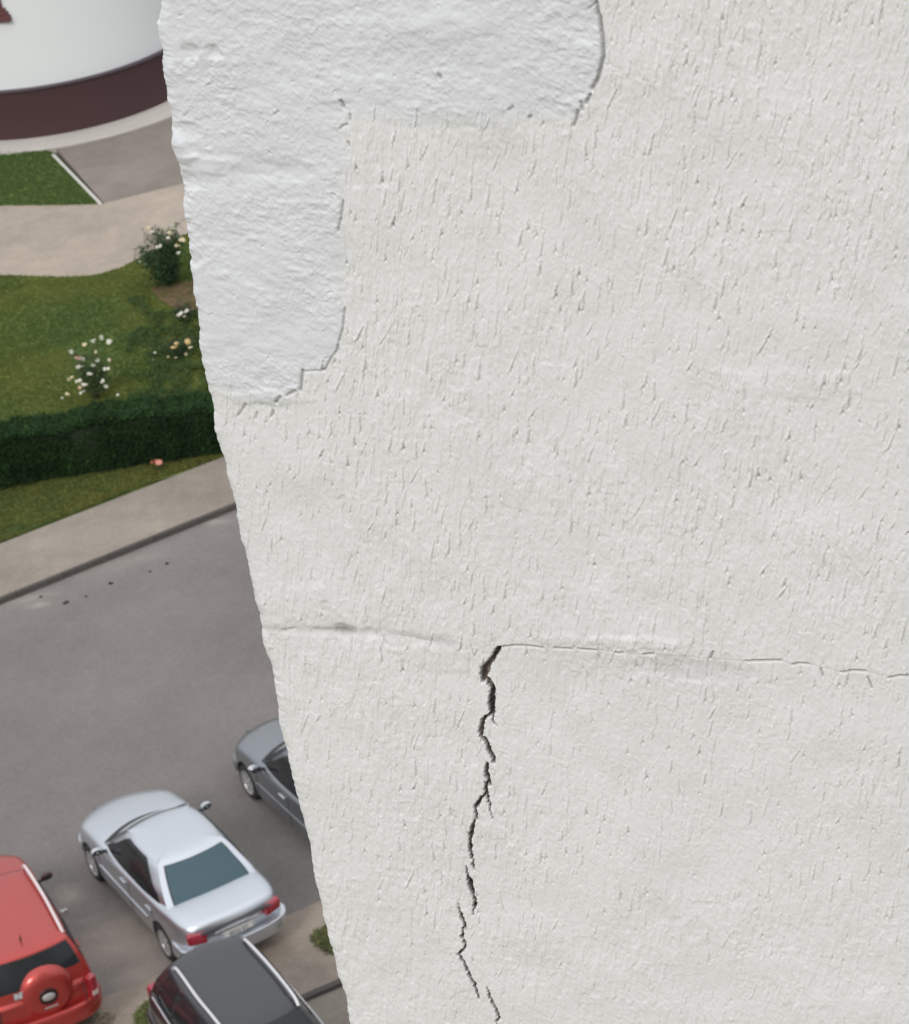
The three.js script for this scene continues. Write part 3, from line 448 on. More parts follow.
plant('red_flower', 'single pinkish red blossom in front of the hedge', 'flower', G(160, 470, LY), { seed: 55, h: 0.26, rad: 0.06, stems: 3, leaves: 40, leaf: 0.04, spread: 0.12, tone: greenTone(0.04, 0.07, 0.03), flowers: [[159, 463, 8, std(0.6, 0.25, 0.2, 0.85), 0.9], [156, 461, 5, redMat, 1]] });
{
  // rough low growth around the flowers, one mass nobody could count
  const r = rng(61), pts = [], o = G(165, 345, LY), g = base('ground_cover', o); tag(g, 'rough dark green ground cover around the flowers', 'plants', null, 'stuff');
  for (let k = 0; k < 9000; k++) { const u = 128 + r() * 100, v = 298 + r() * 104; if (vn(u / 14, v / 9) < 0.28 + 0.4 * sstep(160, 128, u) + (v < 312 && u > 150 ? 0.5 : 0)) continue; const p = G(u, v, LY); pts.push([p.x - o.x, 0.02 + 0.16 * r() * vn(u / 9, v / 6), p.z - o.z]); }
  const f = foliage(g, pts, 0.06, (p, q) => { const s = 0.6 + 0.8 * q(), l = vn(p[0] / 0.4, p[2] / 0.5); return [lerp(0.038, 0.08, l) * s, lerp(0.08, 0.125, l) * s, 0.03 * s]; }, r);
  const bed = gp([[150, 288], [160, 300], [175, 308], [192, 311], [240, 306], [240, 280], [170, 282]], LY + 0.012);
  tag(sheet('flower_bed', bed, 0, LY + 0.012, speckle(0.17, 0.095, 0.065, 0.6, 2, 12)), null, null, null, 'structure');
}
function weedPatch(name, label, P, n, seed, tone, size, hgt) {
  const c = P.reduce((s, p) => [s[0] + p[0] / P.length, s[1] + p[1] / P.length], [0, 0]), g = base(name, new THREE.Vector3(c[0], 0.006, c[1])), r = rng(seed), pts = []; tag(g, label, 'weeds', null, 'stuff');
  const xs = P.map(p => p[0]), zs = P.map(p => p[1]);
  while (pts.length < n) { const x = lerp(Math.min(...xs), Math.max(...xs), r()), z = lerp(Math.min(...zs), Math.max(...zs), r()); if (inside(P, x + (r() - 0.5) * 0.06, z + (r() - 0.5) * 0.06)) pts.push([x - c[0], r() * hgt, z - c[1]]); }
  foliage(g, pts, size, tone, r);
}
weedPatch('weed_patch', 'small round patch of green weeds on the parking strip near the wall', gp([[311, 938], [317, 933], [326, 928], [336, 928], [352, 940], [336, 955], [328, 954], [320, 948], [314, 945]], 0), 1500, 71, greenTone(0.17, 0.185, 0.075), 0.045, 0.06);
weedPatch('strip_grass', 'ragged grass beside the dark car at the bottom of the parking strip', gp([[128, 1044], [137, 1014], [148, 1002], [156, 1000], [160, 1044]], 0), 1100, 72, greenTone(0.16, 0.19, 0.065), 0.045, 0.07);
weedPatch('bumper_grass', 'dry grass under the rear of the red car', gp([[60, 1044], [84, 1020], [104, 1012], [116, 1016], [100, 1044]], 0), 260, 73, greenTone(0.24, 0.21, 0.11), 0.045, 0.06);
{
  const r = rng(81), lump = new THREE.DodecahedronGeometry(1, 0), m = std(0.03, 0.027, 0.025, 0.95);
  for (const [u, v, s, l] of [[41, 614 - 17, 0.034, 'leftmost dark clod on the asphalt near the kerb'], [66, 603, 0.036, 'second dark clod from the left on the asphalt near the kerb'], [86, 597, 0.028, 'third dark clod from the left on the asphalt near the kerb'], [111, 584, 0.034, 'dark clod in the middle of the row along the kerb'], [150, 572, 0.028, 'faint dark clod right of the middle along the kerb'], [167, 564, 0.034, 'rightmost dark clod on the asphalt near the kerb']]) {
    const p = G(u, v, 0), o = part('clod', lump, m, null, [p.x, s * 0.35, p.z], [r() * 3, r() * 3, 0]); o.scale.set(s * (0.9 + r()), s * 0.6, s * (0.7 + 0.6 * r())); tag(o, l, 'clod', 'dark clods lying along the kerb');
  }
  const p = G(64, 911, 0), sc = new THREE.PlaneGeometry(0.11, 0.07, 4, 3), q = sc.attributes.position; for (let i = 0; i < q.count; i++) q.setZ(i, 0.02 * r()); sc.rotateX(-Math.PI / 2); sc.computeVertexNormals();
  tag(part('paper_scrap', sc, std(0.6, 0.6, 0.58, 0.9, { side: THREE.DoubleSide }), null, [p.x, 0.006, p.z], [0, 0.5, 0]), 'scrap of white paper on the asphalt beside the red car', 'litter');
}

/* ------------------------------------------------ the round building beyond the path */
{
  const c = new THREE.Vector3(-9.57, 0, -77.75), Rw = 4.3, g = base('round_building', c); tag(g, 'white round building with burgundy plinth at the top left', 'building');
  const wallM = std(0.8, 0.83, 0.845, 0.9), plM = std(0.062, 0.028, 0.032, 0.55), capM = std(0.05, 0.03, 0.042, 0.4), trimM = std(0.13, 0.045, 0.05, 0.6);
  wallM.bumpMap = metres(grain, 1); wallM.bumpMap.repeat.set(26, 7); wallM.bumpScale = 0.003;
  const lathe = pts => { const q = new THREE.LatheGeometry(pts.map(p => new THREE.Vector2(...p)), 96); return toCreasedNormals(q, 0.5); };
  part('wall', lathe([[Rw, 1.45], [Rw, 8], [0.01, 8]]), wallM, g);
  part('plinth', lathe([[Rw + 0.12, 0], [Rw + 0.12, 1.49], [Rw, 1.52], [Rw - 0.05, 1.52]]), plM, g);
  part('plinth_cap', lathe([[Rw, 1.525], [Rw + 0.17, 1.505], [Rw + 0.175, 1.485], [Rw + 0.12, 1.485]]), capM, g);
  tag(part('apron', lathe([[Rw, 0.0], [Rw, 0.13], [Rw + 1.14, 0.11], [Rw + 1.14, -0.05]]), apronMat, null, [c.x, 0, c.z]), null, null, null, 'structure');
  // window surround with a stepped burgundy sill, mostly cut off by the photograph's edge
  const dr = ray(11, 21.5), ox = EYE.x - c.x, oz = EYE.z - c.z, rr = Rw + 0.12, qa = dr.x * dr.x + dr.z * dr.z, qb = ox * dr.x + oz * dr.z, qc = ox * ox + oz * oz - rr * rr, qt = (-qb - Math.sqrt(qb * qb - qa * qc)) / qa;
  const hit = EYE.clone().addScaledVector(dr, qt), ang = Math.atan2(hit.x - c.x, hit.z - c.z) - 0.86 / Rw;
  const win = new THREE.Group(); win.name = 'window'; g.add(win); win.position.set(Math.sin(ang) * (Rw - 0.06), hit.y, Math.cos(ang) * (Rw - 0.06)); win.rotation.y = ang;
  const bx = (w, h, dp, x, y, z) => { const q = new RoundedBoxGeometry(w, h, dp, 2, 0.012); q.translate(x, y, z); return q; };
  part('window_sill', mergeGeometries([bx(1.72, 0.17, 0.24, 0, 0.085, 0.02), bx(1.62, 0.1, 0.19, 0, 0.222, 0.02), bx(1.52, 0.09, 0.15, 0, 0.32, 0.02)]), trimM, win);
  part('window_frame', mergeGeometries([bx(0.16, 1.5, 0.14, -0.6, 1.12, 0.02), bx(0.16, 1.5, 0.14, 0.6, 1.12, 0.02), bx(1.4, 0.16, 0.14, 0, 1.95, 0.02)]), trimM, win);
  part('pane', new THREE.BoxGeometry(1.05, 1.48, 0.03).translate(0, 1.12, 0.03), phys(0.03, 0.035, 0.04, 0.08, { clearcoat: 1 }), win);
}

/* ------------------------------------------------ parked cars (x forward, y up, z to the right; origin between the axles on the ground) */
const evaluator = new Evaluator(); evaluator.useGroups = false; evaluator.attributes = ['position', 'normal'];
const catmull = (P, n) => { const o = []; const c = new THREE.CatmullRomCurve3(P.map(p => new THREE.Vector3(p[0], p[1], 0)), false, 'centripetal'); for (let i = 0; i <= n; i++) { const v = c.getPoint(i / n); o.push([v.x, v.y]); } return o; };
const tyreMat = std(0.02, 0.02, 0.021, 0.85), rimMat = std(0.5, 0.5, 0.51, 0.4, { metalness: 0.5 }), blackTrim = std(0.022, 0.023, 0.025, 0.6), darkWell = std(0.012, 0.012, 0.012, 1), chromeMat = std(0.75, 0.76, 0.78, 0.22, { metalness: 0.9 });
const wheelGeo = (() => {
  const tyre = new THREE.LatheGeometry([[0.19, -0.095], [0.27, -0.1], [0.302, -0.085], [0.312, -0.05], [0.314, 0], [0.312, 0.05], [0.302, 0.085], [0.27, 0.1], [0.19, 0.095]].map(p => new THREE.Vector2(...p)), 40); tyre.rotateX(Math.PI / 2);
  const rs = []; const ring = new THREE.LatheGeometry([[0.188, -0.08], [0.2, 0.085], [0.215, 0.092], [0.215, 0.1], [0.195, 0.098], [0.182, 0.07]].map(p => new THREE.Vector2(...p)), 40); ring.rotateX(Math.PI / 2); rs.push(ring);
  for (let i = 0; i < 7; i++) { const b = new THREE.BoxGeometry(0.16, 0.052, 0.03); b.translate(0.115, 0, 0.075); b.rotateZ(i * Math.PI * 2 / 7); rs.push(b); }
  const hub = new THREE.CylinderGeometry(0.055, 0.06, 0.05, 16); hub.rotateX(Math.PI / 2); hub.translate(0, 0, 0.07); rs.push(hub);
  const back = new THREE.CylinderGeometry(0.19, 0.19, 0.02, 24); back.rotateX(Math.PI / 2); back.translate(0, 0, 0.02);
  return { tyre, rim: mergeGeometries(rs.map(g => g.index ? g.toNonIndexed() : g)), back };
})();
function makeCar(o) {
  const car = base(o.name, new THREE.Vector3()); tag(car, o.label, 'car', 'cars parked side by side along the road');
  const M = o.paint, [xr, xf] = o.ends;
  /* lower body: a closed loft from tail to nose */
  const NS = 64, NP = 26, verts = [], idx = [];
  const half = x => smoothInterp(o.plan, x), deck = x => smoothInterp(o.deck, x), bot = x => smoothInterp(o.bottom, x), sh = x => smoothInterp(o.shoulder, x);
  const wMax = Math.max(...o.plan.map(p => p[1]));
  const section = x => {
    const hw = half(x), yd = deck(x), yb = bot(x), ys = Math.max(yb + 0.1, yd - sh(x)), hh = ys - yb;
    return catmull([[0, yb], [hw * 0.72, yb], [hw * 0.955, yb + 0.03], [hw * 0.985, yb + 0.28 * hh], [hw, yb + 0.58 * hh], [hw * 0.992, yb + 0.84 * hh], [hw * 0.968, ys + 0.012], [hw * 0.905, lerp(ys, yd, 0.78)], [hw * 0.6, yd + o.crown * 0.6], [0, yd + o.crown]], NP);
  };
  const bend = (x, z) => { const e = x > 0 ? sstep(xf - 0.75, xf, x) : sstep(xr + 0.6, xr, x); return x - Math.sign(x) * e * (x > 0 ? o.bowF : o.bowR) * (z / wMax) ** 2; };
  const xs = []; for (let i = 0; i < NS; i++) { const t = i / (NS - 1), e = 0.5 - 0.5 * Math.cos(Math.PI * t); xs.push(lerp(xr, xf, lerp(t, e, 0.75))); }
  const ringN = NP * 2;
  for (const x of xs) { const s = section(x); for (let k = 0; k < NP; k++) verts.push(bend(x, s[k][0]), s[k][1], s[k][0]); for (let k = NP; k > 0; k--) verts.push(bend(x, s[k][0]), s[k][1], -s[k][0]); }
  for (let i = 0; i + 1 < NS; i++) for (let k = 0; k < ringN; k++) { const a = i * ringN + k, b = i * ringN + (k + 1) % ringN, c = a + ringN, d = b + ringN; idx.push(a, c, b, b, c, d); }
  for (const [i, f] of [[0, 1], [NS - 1, 0]]) { const c = verts.length / 3; let y = 0; for (let k = 0; k < ringN; k++) y += verts[(i * ringN + k) * 3 + 1] / ringN; verts.push(xs[i], y, 0); for (let k = 0; k < ringN; k++) { const a = i * ringN + k, b = i * ringN + (k + 1) % ringN; f ? idx.push(c, a, b) : idx.push(c, b, a); } }
  let g = new THREE.BufferGeometry(); g.setAttribute('position', new THREE.Float32BufferAttribute(verts, 3)); g.setIndex(idx); g.computeVertexNormals();
  let brush = new Brush(g); brush.updateMatrixWorld();
  for (const ax of o.axles) { const cyl = new THREE.CylinderGeometry(o.wheelR + 0.055, o.wheelR + 0.055, 3, 36); cyl.rotateX(Math.PI / 2); for (const s of [-1, 1]) { const c2 = new THREE.CylinderGeometry(o.wheelR + 0.055, o.wheelR + 0.055, 0.5, 36); c2.rotateX(Math.PI / 2); c2.translate(ax, o.wheelR + 0.01, s * (wMax - 0.05)); const b = new Brush(c2); b.updateMatrixWorld(); brush = evaluator.evaluate(brush, b, SUBTRACTION); brush.updateMatrixWorld(); } }
  g = brush.geometry; g.clearGroups(); for (const k of Object.keys(g.attributes)) if (k !== 'position') g.deleteAttribute(k);
  g = toCreasedNormals(mergeVertices(g, 1e-4), 0.62); part('body', g, M, car);
  for (const ax of o.axles) for (const s of [-1, 1]) {     // dark liner and wheel
    const w = new THREE.Group(); w.name = 'wheel'; w.position.set(ax, o.wheelR, s * (wMax - 0.11)); if (s < 0) w.rotation.y = Math.PI; w.scale.setScalar(o.wheelR / 0.314); car.add(w);
    part('tyre', wheelGeo.tyre, tyreMat, w); part('rim', wheelGeo.rim, o.rim || rimMat, w); part('brake', wheelGeo.back, darkWell, w);
    const liner = new THREE.CylinderGeometry(o.wheelR + 0.045, o.wheelR + 0.045, 0.02, 28); liner.rotateX(Math.PI / 2); part('wheel_arch', liner, darkWell, car, [ax, o.wheelR + 0.012, s * (wMax - 0.285)]);
  }
  /* cabin: rings from belt to roof, each a rounded trapezoid */
  const F = 12, K = 4, SD = 22;
  const lev = v => { const f = v * (o.rings.length - 1), i = Math.min(o.rings.length - 2, Math.floor(f)), t = f - i, a = o.rings[i], b = o.rings[i + 1], p = o.rings[Math.max(0, i - 1)], q = o.rings[Math.min(o.rings.length - 1, i + 2)]; return a.map((_, k) => { const m0 = (b[k] - p[k]) / 2, m1 = (q[k] - a[k]) / 2; return a[k] * (1 + 2 * t) * (1 - t) ** 2 + m0 * t * (1 - t) ** 2 + b[k] * t * t * (3 - 2 * t) + m1 * t * t * (t - 1); }); };
  // ring entry: [y, xFront, xRear, halfWidth, bowFront, bowRear]; side curve s in 0..1 per segment
  const pt = (seg, a, v) => {
    const [y, f, r, hw, bf, br] = lev(v), c = 0.055, zc = hw - c * 0.8;
    if (seg === 'front') { const z = lerp(-zc, zc, a); return [f - bf * (z / zc) ** 2, y, z]; }
    if (seg === 'rear') { const z = lerp(zc, -zc, a); return [r + br * (z / zc) ** 2, y, z]; }
    const s = seg === 'right' ? 1 : -1, x0 = f - bf - c, x1 = r + br + c; const x = seg === 'right' ? lerp(x0, x1, a) : lerp(x1, x0, a); const m = (x - (x0 + x1) / 2) / ((x0 - x1) / 2); return [x, y, s * (hw - o.tuck * Math.abs(m) ** 3)];
  };
  const loop = v => { const o2 = []; for (let i = 0; i <= F; i++) o2.push(pt('front', i / F, v)); for (let i = 0; i <= SD; i++) o2.push(pt('right', i / SD, v)); for (let i = 0; i <= F; i++) o2.push(pt('rear', i / F, v)); for (let i = 0; i <= SD; i++) o2.push(pt('left', i / SD, v)); return o2; };
  const gv = [], gi = [], NV = 14; let LN = 0;
  for (let j = 0; j <= NV; j++) { const l = loop(j / NV); LN = l.length; for (const p of l) gv.push(...p); }
  const top = loop(1), y1 = lev(1)[0], cx = (lev(1)[1] + lev(1)[2]) / 2; const caps = [[0.965, 0.35], [0.9, 0.62], [0.75, 0.85], [0.5, 0.97], [0.22, 1]];
  for (const [s, hgt] of caps) for (const p of top) gv.push(cx + (p[0] - cx) * s, y1 + o.roofCrown * hgt, p[2] * s);
  const rowsN = NV + 1 + caps.length; for (let j = 0; j + 1 < rowsN; j++) for (let k = 0; k < LN; k++) { const a = j * LN + k, b = j * LN + (k + 1) % LN, c = a + LN, d = b + LN; gi.push(a, c, b, b, c, d); }
  { const c = gv.length / 3; gv.push(cx, y1 + o.roofCrown, 0); for (let k = 0; k < LN; k++) gi.push((rowsN - 1) * LN + k, c, (rowsN - 1) * LN + (k + 1) % LN); }
  let gh = new THREE.BufferGeometry(); gh.setAttribute('position', new THREE.Float32BufferAttribute(gv, 3)); gh.setIndex(gi); gh.computeVertexNormals();
  { const pn = gh.attributes.normal, k = (NV * LN + F + 1 + 8), pp = gh.attributes.position; if (pn.getZ(k) * pp.getZ(k) < 0) { const id = gh.index.array; for (let q = 0; q < id.length; q += 3) { const t = id[q]; id[q] = id[q + 1]; id[q + 1] = t; } gh.computeVertexNormals(); } }
  part('roof', toCreasedNormals(gh, 0.7), o.roofPaint || M, car);
  const pane = (seg, a0, a1, v0, v1, off, shape) => {        // a curved patch lying just proud of the cabin; shape(a) may bend its lower/upper edge
    const A = 16, B = 8, p = [], ix = [];
    for (let j = 0; j <= B; j++) for (let i = 0; i <= A; i++) {
      const q = i / A; let [lo, hi] = shape ? shape(q) : [0, 1]; const a = lerp(a0, a1, q), v = lerp(lerp(v0, v1, lo), lerp(v0, v1, hi), j / B), e = 1e-3;
      const P0 = pt(seg, a, v), Pa = pt(seg, Math.min(1, a + e), v), Pb = pt(seg, Math.max(0, a - e), v), Pv = pt(seg, a, Math.min(1, v + e)), Pw = pt(seg, a, Math.max(0, v - e));
      const u = new THREE.Vector3(Pa[0] - Pb[0], Pa[1] - Pb[1], Pa[2] - Pb[2]), w = new THREE.Vector3(Pv[0] - Pw[0], Pv[1] - Pw[1], Pv[2] - Pw[2]), n = u.cross(w).normalize(); if (n.x * (P0[0] - cx) + n.z * P0[2] + n.y * 0.3 < 0) n.negate();
      p.push(P0[0] + n.x * off, P0[1] + n.y * off, P0[2] + n.z * off);
    }
    for (let j = 0; j < B; j++) for (let i = 0; i < A; i++) { const a = j * (A + 1) + i, b = a + 1, c = a + A + 1, d = c + 1; ix.push(a, b, c, b, d, c); }
    const q = new THREE.BufferGeometry(); q.setAttribute('position', new THREE.Float32BufferAttribute(p, 3)); q.setIndex(ix); q.computeVertexNormals(); return q;
  };
  for (const w of o.windows) { const f = w.frame === 0 ? car : part(w.name + '_trim', pane(w.seg, w.a[0] - 0.016, w.a[1] + 0.016, w.v[0] - 0.035, w.v[1] + 0.035, 0.003, w.shape), w.trim || blackTrim, car); part(w.name, pane(w.seg, ...w.a, ...w.v, 0.007, w.shape), w.mat, f); }
  const rb = (w, h, d, r = 0.015) => new RoundedBoxGeometry(w, h, d, 2, r);
  const sidePoint = (x, f) => { const s = section(x), y0 = bot(x), y1 = deck(x) - sh(x), y = lerp(y0, y1, f); let best = s[0]; for (const q of s) if (q[0] > half(x) * 0.8 && Math.abs(q[1] - y) < Math.abs(best[1] - y)) best = q; return best; };
  const seam = (x, f0, f1, s) => { const P = []; for (let i = 0; i <= 8; i++) { const q = sidePoint(x, lerp(f0, f1, i / 8)); P.push(new THREE.Vector3(bend(x, q[0]) + (i / 8 - 0.5) * (o.seamLean || 0), q[1], s * (q[0] + 0.0005))); } return new THREE.TubeGeometry(new THREE.CatmullRomCurve3(P), 10, 0.005, 5); };
  for (const s of [-1, 1]) {
    for (const x of o.seams) part('door_seam', seam(x, 0.1, 0.98, s), blackTrim, car);
    for (const x of o.handles) { const q = sidePoint(x, 0.86); part('door_handle', rb(0.2, 0.035, 0.03, 0.012), o.handleMat || M, car, [x, q[1], s * (q[0] + 0.018)]); }
    const [mx, my] = o.mirror, mz = half(mx) + 0.085, mg = new THREE.SphereGeometry(0.085, 16, 10); mg.scale(0.62, 0.72, 1.12);
    const mi = part('mirror', mg, o.mirrorMat || M, car, [mx, my, s * mz], [0, s * 0.15, 0]); part('mirror_glass', new THREE.CircleGeometry(0.06, 20).scale(1.25, 0.8, 1).rotateY(-Math.PI / 2), blackTrim, mi, [-0.05, 0, 0]); part('mirror_arm', rb(0.06, 0.04, 0.12, 0.015), blackTrim, mi, [0.01, -0.045, -s * 0.1]);
    const strip = []; for (let i = 0; i <= 20; i++) { const x = lerp(o.axles[1] + 0.45, o.axles[0] - 0.45, i / 20), q = sidePoint(x, 0.5); strip.push(new THREE.Vector3(x, q[1], s * (q[0] + 0.002))); }
    part('rub_strip', new THREE.TubeGeometry(new THREE.CatmullRomCurve3(strip), 24, 0.018, 6), o.stripMat || M, car);
  }
  /* bumpers sweep round the ends */
  const sweep = (P, h, d, top) => { const c = new THREE.CatmullRomCurve3(P.map(p => new THREE.Vector3(...p))), s = []; const n = 14; for (let k = 0; k < n; k++) { const a = k / n * Math.PI * 2, q = 3.2, ca = Math.cos(a), sa = Math.sin(a); s.push([Math.sign(ca) * Math.abs(ca) ** (2 / q) * d / 2, Math.sign(sa) * Math.abs(sa) ** (2 / q) * h / 2]); } const v = [], ix = [], m = 40; for (let i = 0; i <= m; i++) { const p = c.getPoint(i / m), t = c.getTangent(i / m), nx = t.z, nz = -t.x, e = Math.min(1, Math.min(i, m - i) / 2.5 + 0.25); for (const [a, b] of s) v.push(p.x + nx * a * e, p.y + b * (0.6 + 0.4 * e), p.z + nz * a * e); } for (let i = 0; i < m; i++) for (let k = 0; k < n; k++) { const a = i * n + k, b = i * n + (k + 1) % n; ix.push(a, b, a + n, b, b + n, a + n); } const g2 = new THREE.BufferGeometry(); g2.setAttribute('position', new THREE.Float32BufferAttribute(v, 3)); g2.setIndex(ix); g2.computeVertexNormals(); return g2; };
  const bw = wMax - 0.035, br = o.bumperY;
  part('rear_bumper', sweep([[xr + 0.62, br, -bw - 0.005], [xr + 0.2, br, -bw * 0.97], [xr + 0.02, br, -bw * 0.72], [xr - 0.03, br, 0], [xr + 0.02, br, bw * 0.72], [xr + 0.2, br, bw * 0.97], [xr + 0.62, br, bw + 0.005]], o.bumperH || 0.24, 0.13), o.bumperMat || M, car);
  part('front_bumper', sweep([[xf - 0.62, br - 0.04, -bw + 0.01], [xf - 0.4, br - 0.04, -bw * 0.9], [xf - 0.2, br - 0.04, -bw * 0.62], [xf - 0.03, br - 0.04, 0], [xf - 0.2, br - 0.04, bw * 0.62], [xf - 0.4, br - 0.04, bw * 0.9], [xf - 0.62, br - 0.04, bw - 0.01]], 0.22, 0.1), o.bumperMat || M, car);
  for (const s of [-1, 1]) part('headlight', rb(0.12, 0.13, 0.34, 0.05), phys(0.5, 0.52, 0.54, 0.1, { clearcoat: 1 }), car, [xf - 0.36, deck(xf - 0.22) - 0.13, s * bw * 0.68], [0, -s * 0.75, 0]);
  part('grille', rb(0.06, 0.18, 0.7, 0.02), blackTrim, car, [xf - 0.06, deck(xf - 0.1) - 0.12, 0]);
  return { car, rb, half, deck, sidePoint, section, pt, lev, bw, bend, sweep };
}
const glassDark = phys(0.02, 0.022, 0.025, 0.12, { specularIntensity: 0.75 }), glassTeal = phys(0.045, 0.09, 0.112, 0.1, { specularIntensity: 0.9 }), glassClear = phys(0.16, 0.19, 0.19, 0.05, { clearcoat: 1, clearcoatRoughness: 0.03 });
const flake = tex(128, 128, (x, y) => 0.72 + 0.28 * vn(x * 128, y * 128));
const paint = (r, g, b, metal, rough) => phys(r, g, b, rough, { metalness: metal, clearcoat: 0.9, clearcoatRoughness: 0.06 });
const lampRed = phys(0.3, 0.008, 0.025, 0.15, { clearcoat: 1 }), lampRed2 = phys(0.36, 0.03, 0.05, 0.15, { clearcoat: 1 }), lampWhite = phys(0.6, 0.5, 0.48, 0.15, { clearcoat: 1 });
function plateTex(text) { const c = document.createElement('canvas'); c.width = 256; c.height = 56; const x = c.getContext('2d'); x.fillStyle = '#d8d8d4'; x.fillRect(0, 0, 256, 56); x.strokeStyle = '#555'; x.lineWidth = 4; x.strokeRect(3, 3, 250, 50); x.fillStyle = '#3a3a3e'; x.font = 'bold 44px sans-serif'; x.textAlign = 'center'; x.textBaseline = 'middle'; x.fillText(text, 128, 30); const t = new THREE.CanvasTexture(c); t.colorSpace = THREE.SRGBColorSpace; return t; }
function place(car, x, z, headingDeg) { const h = THREE.MathUtils.degToRad(headingDeg); car.position.set(x, 0, z); car.rotation.y = Math.PI / 2 - h; }

const sedanShape = {
  ends: [-2.2, 2.42], axles: [1.45, -1.26], wheelR: 0.31, crown: 0.035, bowF: 0.34, bowR: 0.16, tuck: 0.07, roofCrown: 0.055, bumperY: 0.47, mirror: [0.74, 0.97], seams: [0.98, -0.16, -1.0], handles: [0.02, -0.92], seamLean: -0.03,
  plan: [[-2.2, 0.7], [-2.12, 0.77], [-1.95, 0.825], [-1.4, 0.858], [-0.6, 0.866], [0.4, 0.866], [1.3, 0.858], [1.85, 0.835], [2.15, 0.78], [2.32, 0.69], [2.42, 0.56]],
  deck: [[-2.2, 0.86], [-2.16, 0.935], [-2.05, 0.965], [-1.6, 0.985], [-1.2, 0.96], [0.6, 0.93], [1.0, 0.94], [1.5, 0.89], [1.95, 0.82], [2.22, 0.74], [2.36, 0.64], [2.42, 0.54]],
  bottom: [[-2.2, 0.4], [-2.1, 0.3], [-1.8, 0.22], [0, 0.2], [2.0, 0.2], [2.3, 0.25], [2.42, 0.36]],
  shoulder: [[-2.2, 0.1], [-2.0, 0.1], [-1, 0.09], [0.8, 0.08], [1.5, 0.11], [2.2, 0.14], [2.42, 0.1]],
  rings: [[0.9, 1.3, -1.62, 0.8, 0.32, 0.12], [1.06, 0.99, -1.42, 0.765, 0.27, 0.12], [1.2, 0.77, -1.2, 0.7, 0.2, 0.11], [1.32, 0.55, -1.03, 0.64, 0.13, 0.09], [1.375, 0.44, -0.93, 0.595, 0.11, 0.08]],
};
const arch = (l, r) => q => [0, lerp(lerp(l, 1, sstep(0, 0.34, q)), r, sstep(0.66, 1, q))];
const sedanWindows = (side, rear) => [
  { name: 'cowl', seg: 'front', a: [0.01, 0.99], v: [0.03, 0.27], mat: blackTrim, frame: 0 },
  { name: 'windshield', seg: 'front', a: [0.05, 0.95], v: [0.3, 0.9], mat: glassClear },
  { name: 'rear_window', seg: 'rear', a: [0.085, 0.915], v: [0.14, 0.86], mat: rear },
  { name: 'front_side_window', seg: 'left', a: [0.55, 0.98], v: [0.08, 0.95], mat: side, shape: q => [0, lerp(1, 0.25, sstep(0.62, 1, q))] }, { name: 'rear_side_window', seg: 'left', a: [0.11, 0.535], v: [0.08, 0.95], mat: side, shape: q => [0, lerp(0.2, 1, sstep(0, 0.4, q))] },
  { name: 'front_side_window', seg: 'right', a: [0.02, 0.45], v: [0.08, 0.95], mat: side, shape: q => [0, lerp(0.25, 1, sstep(0, 0.38, q))] }, { name: 'rear_side_window', seg: 'right', a: [0.465, 0.89], v: [0.08, 0.95], mat: side, shape: q => [0, lerp(1, 0.2, sstep(0.6, 1, q))] },
];
{
  // silver saloon, seen from behind
  const S = paint(0.6, 0.63, 0.68, 0.88, 0.38);
  const k = makeCar({ ...sedanShape, name: 'silver_car', label: 'silver four-door saloon with teal tinted rear window and red tail lights', paint: S, windows: sedanWindows(glassDark, glassTeal), handleMat: S, mirrorMat: phys(0.5, 0.53, 0.57, 0.35, { clearcoat: 0.8 }) });
  const c = k.car, rb = k.rb;
  for (const s of [-1, 1]) { const t = part('tail_light', rb(0.13, 0.19, 0.31, 0.04), lampRed, c, [-2.105, 0.77, s * 0.62], [0, s * 0.32, 0.06]); part('lamp_lens', rb(0.03, 0.08, 0.2, 0.012), lampRed2, t, [-0.055, 0.02, 0]); }
  part('trunk_gap', rb(0.05, 0.03, 1.16, 0.012), std(0.05, 0.05, 0.055, 0.6), c, [-2.195, 0.865, 0]);
  part('trunk_strip', rb(0.03, 0.03, 0.72, 0.01), chromeMat, c, [-2.215, 0.8, 0]);
  const lp = part('license_plate', rb(0.02, 0.112, 0.52, 0.006), std(0.6, 0.6, 0.58, 0.5), c, [-2.225, 0.7, 0], [0, 0, 0.04]);
  const pf = new THREE.PlaneGeometry(0.5, 0.1); pf.rotateY(-Math.PI / 2); part('plate_number', pf, new THREE.MeshStandardMaterial({ map: plateTex('8012 KT'), roughness: 0.5 }), lp, [-0.0125, 0, 0]);
  part('bumper_top', k.sweep([[-1.9, 0.575, -0.868], [-2.12, 0.575, -0.77], [-2.23, 0.578, -0.5], [-2.262, 0.58, 0], [-2.23, 0.578, 0.5], [-2.12, 0.575, 0.77], [-1.9, 0.575, 0.868]], 0.05, 0.1), S, c);
  for (const z of [-0.38, 0.22]) part('wiper', new THREE.TubeGeometry(new THREE.CatmullRomCurve3([new THREE.Vector3(1.0, 0.975, z), new THREE.Vector3(0.93, 1.035, z + 0.25), new THREE.Vector3(0.88, 1.06, z + 0.48)]), 8, 0.009, 5), blackTrim, c);
  place(c, -5.07, -36.31, -26.8);
}
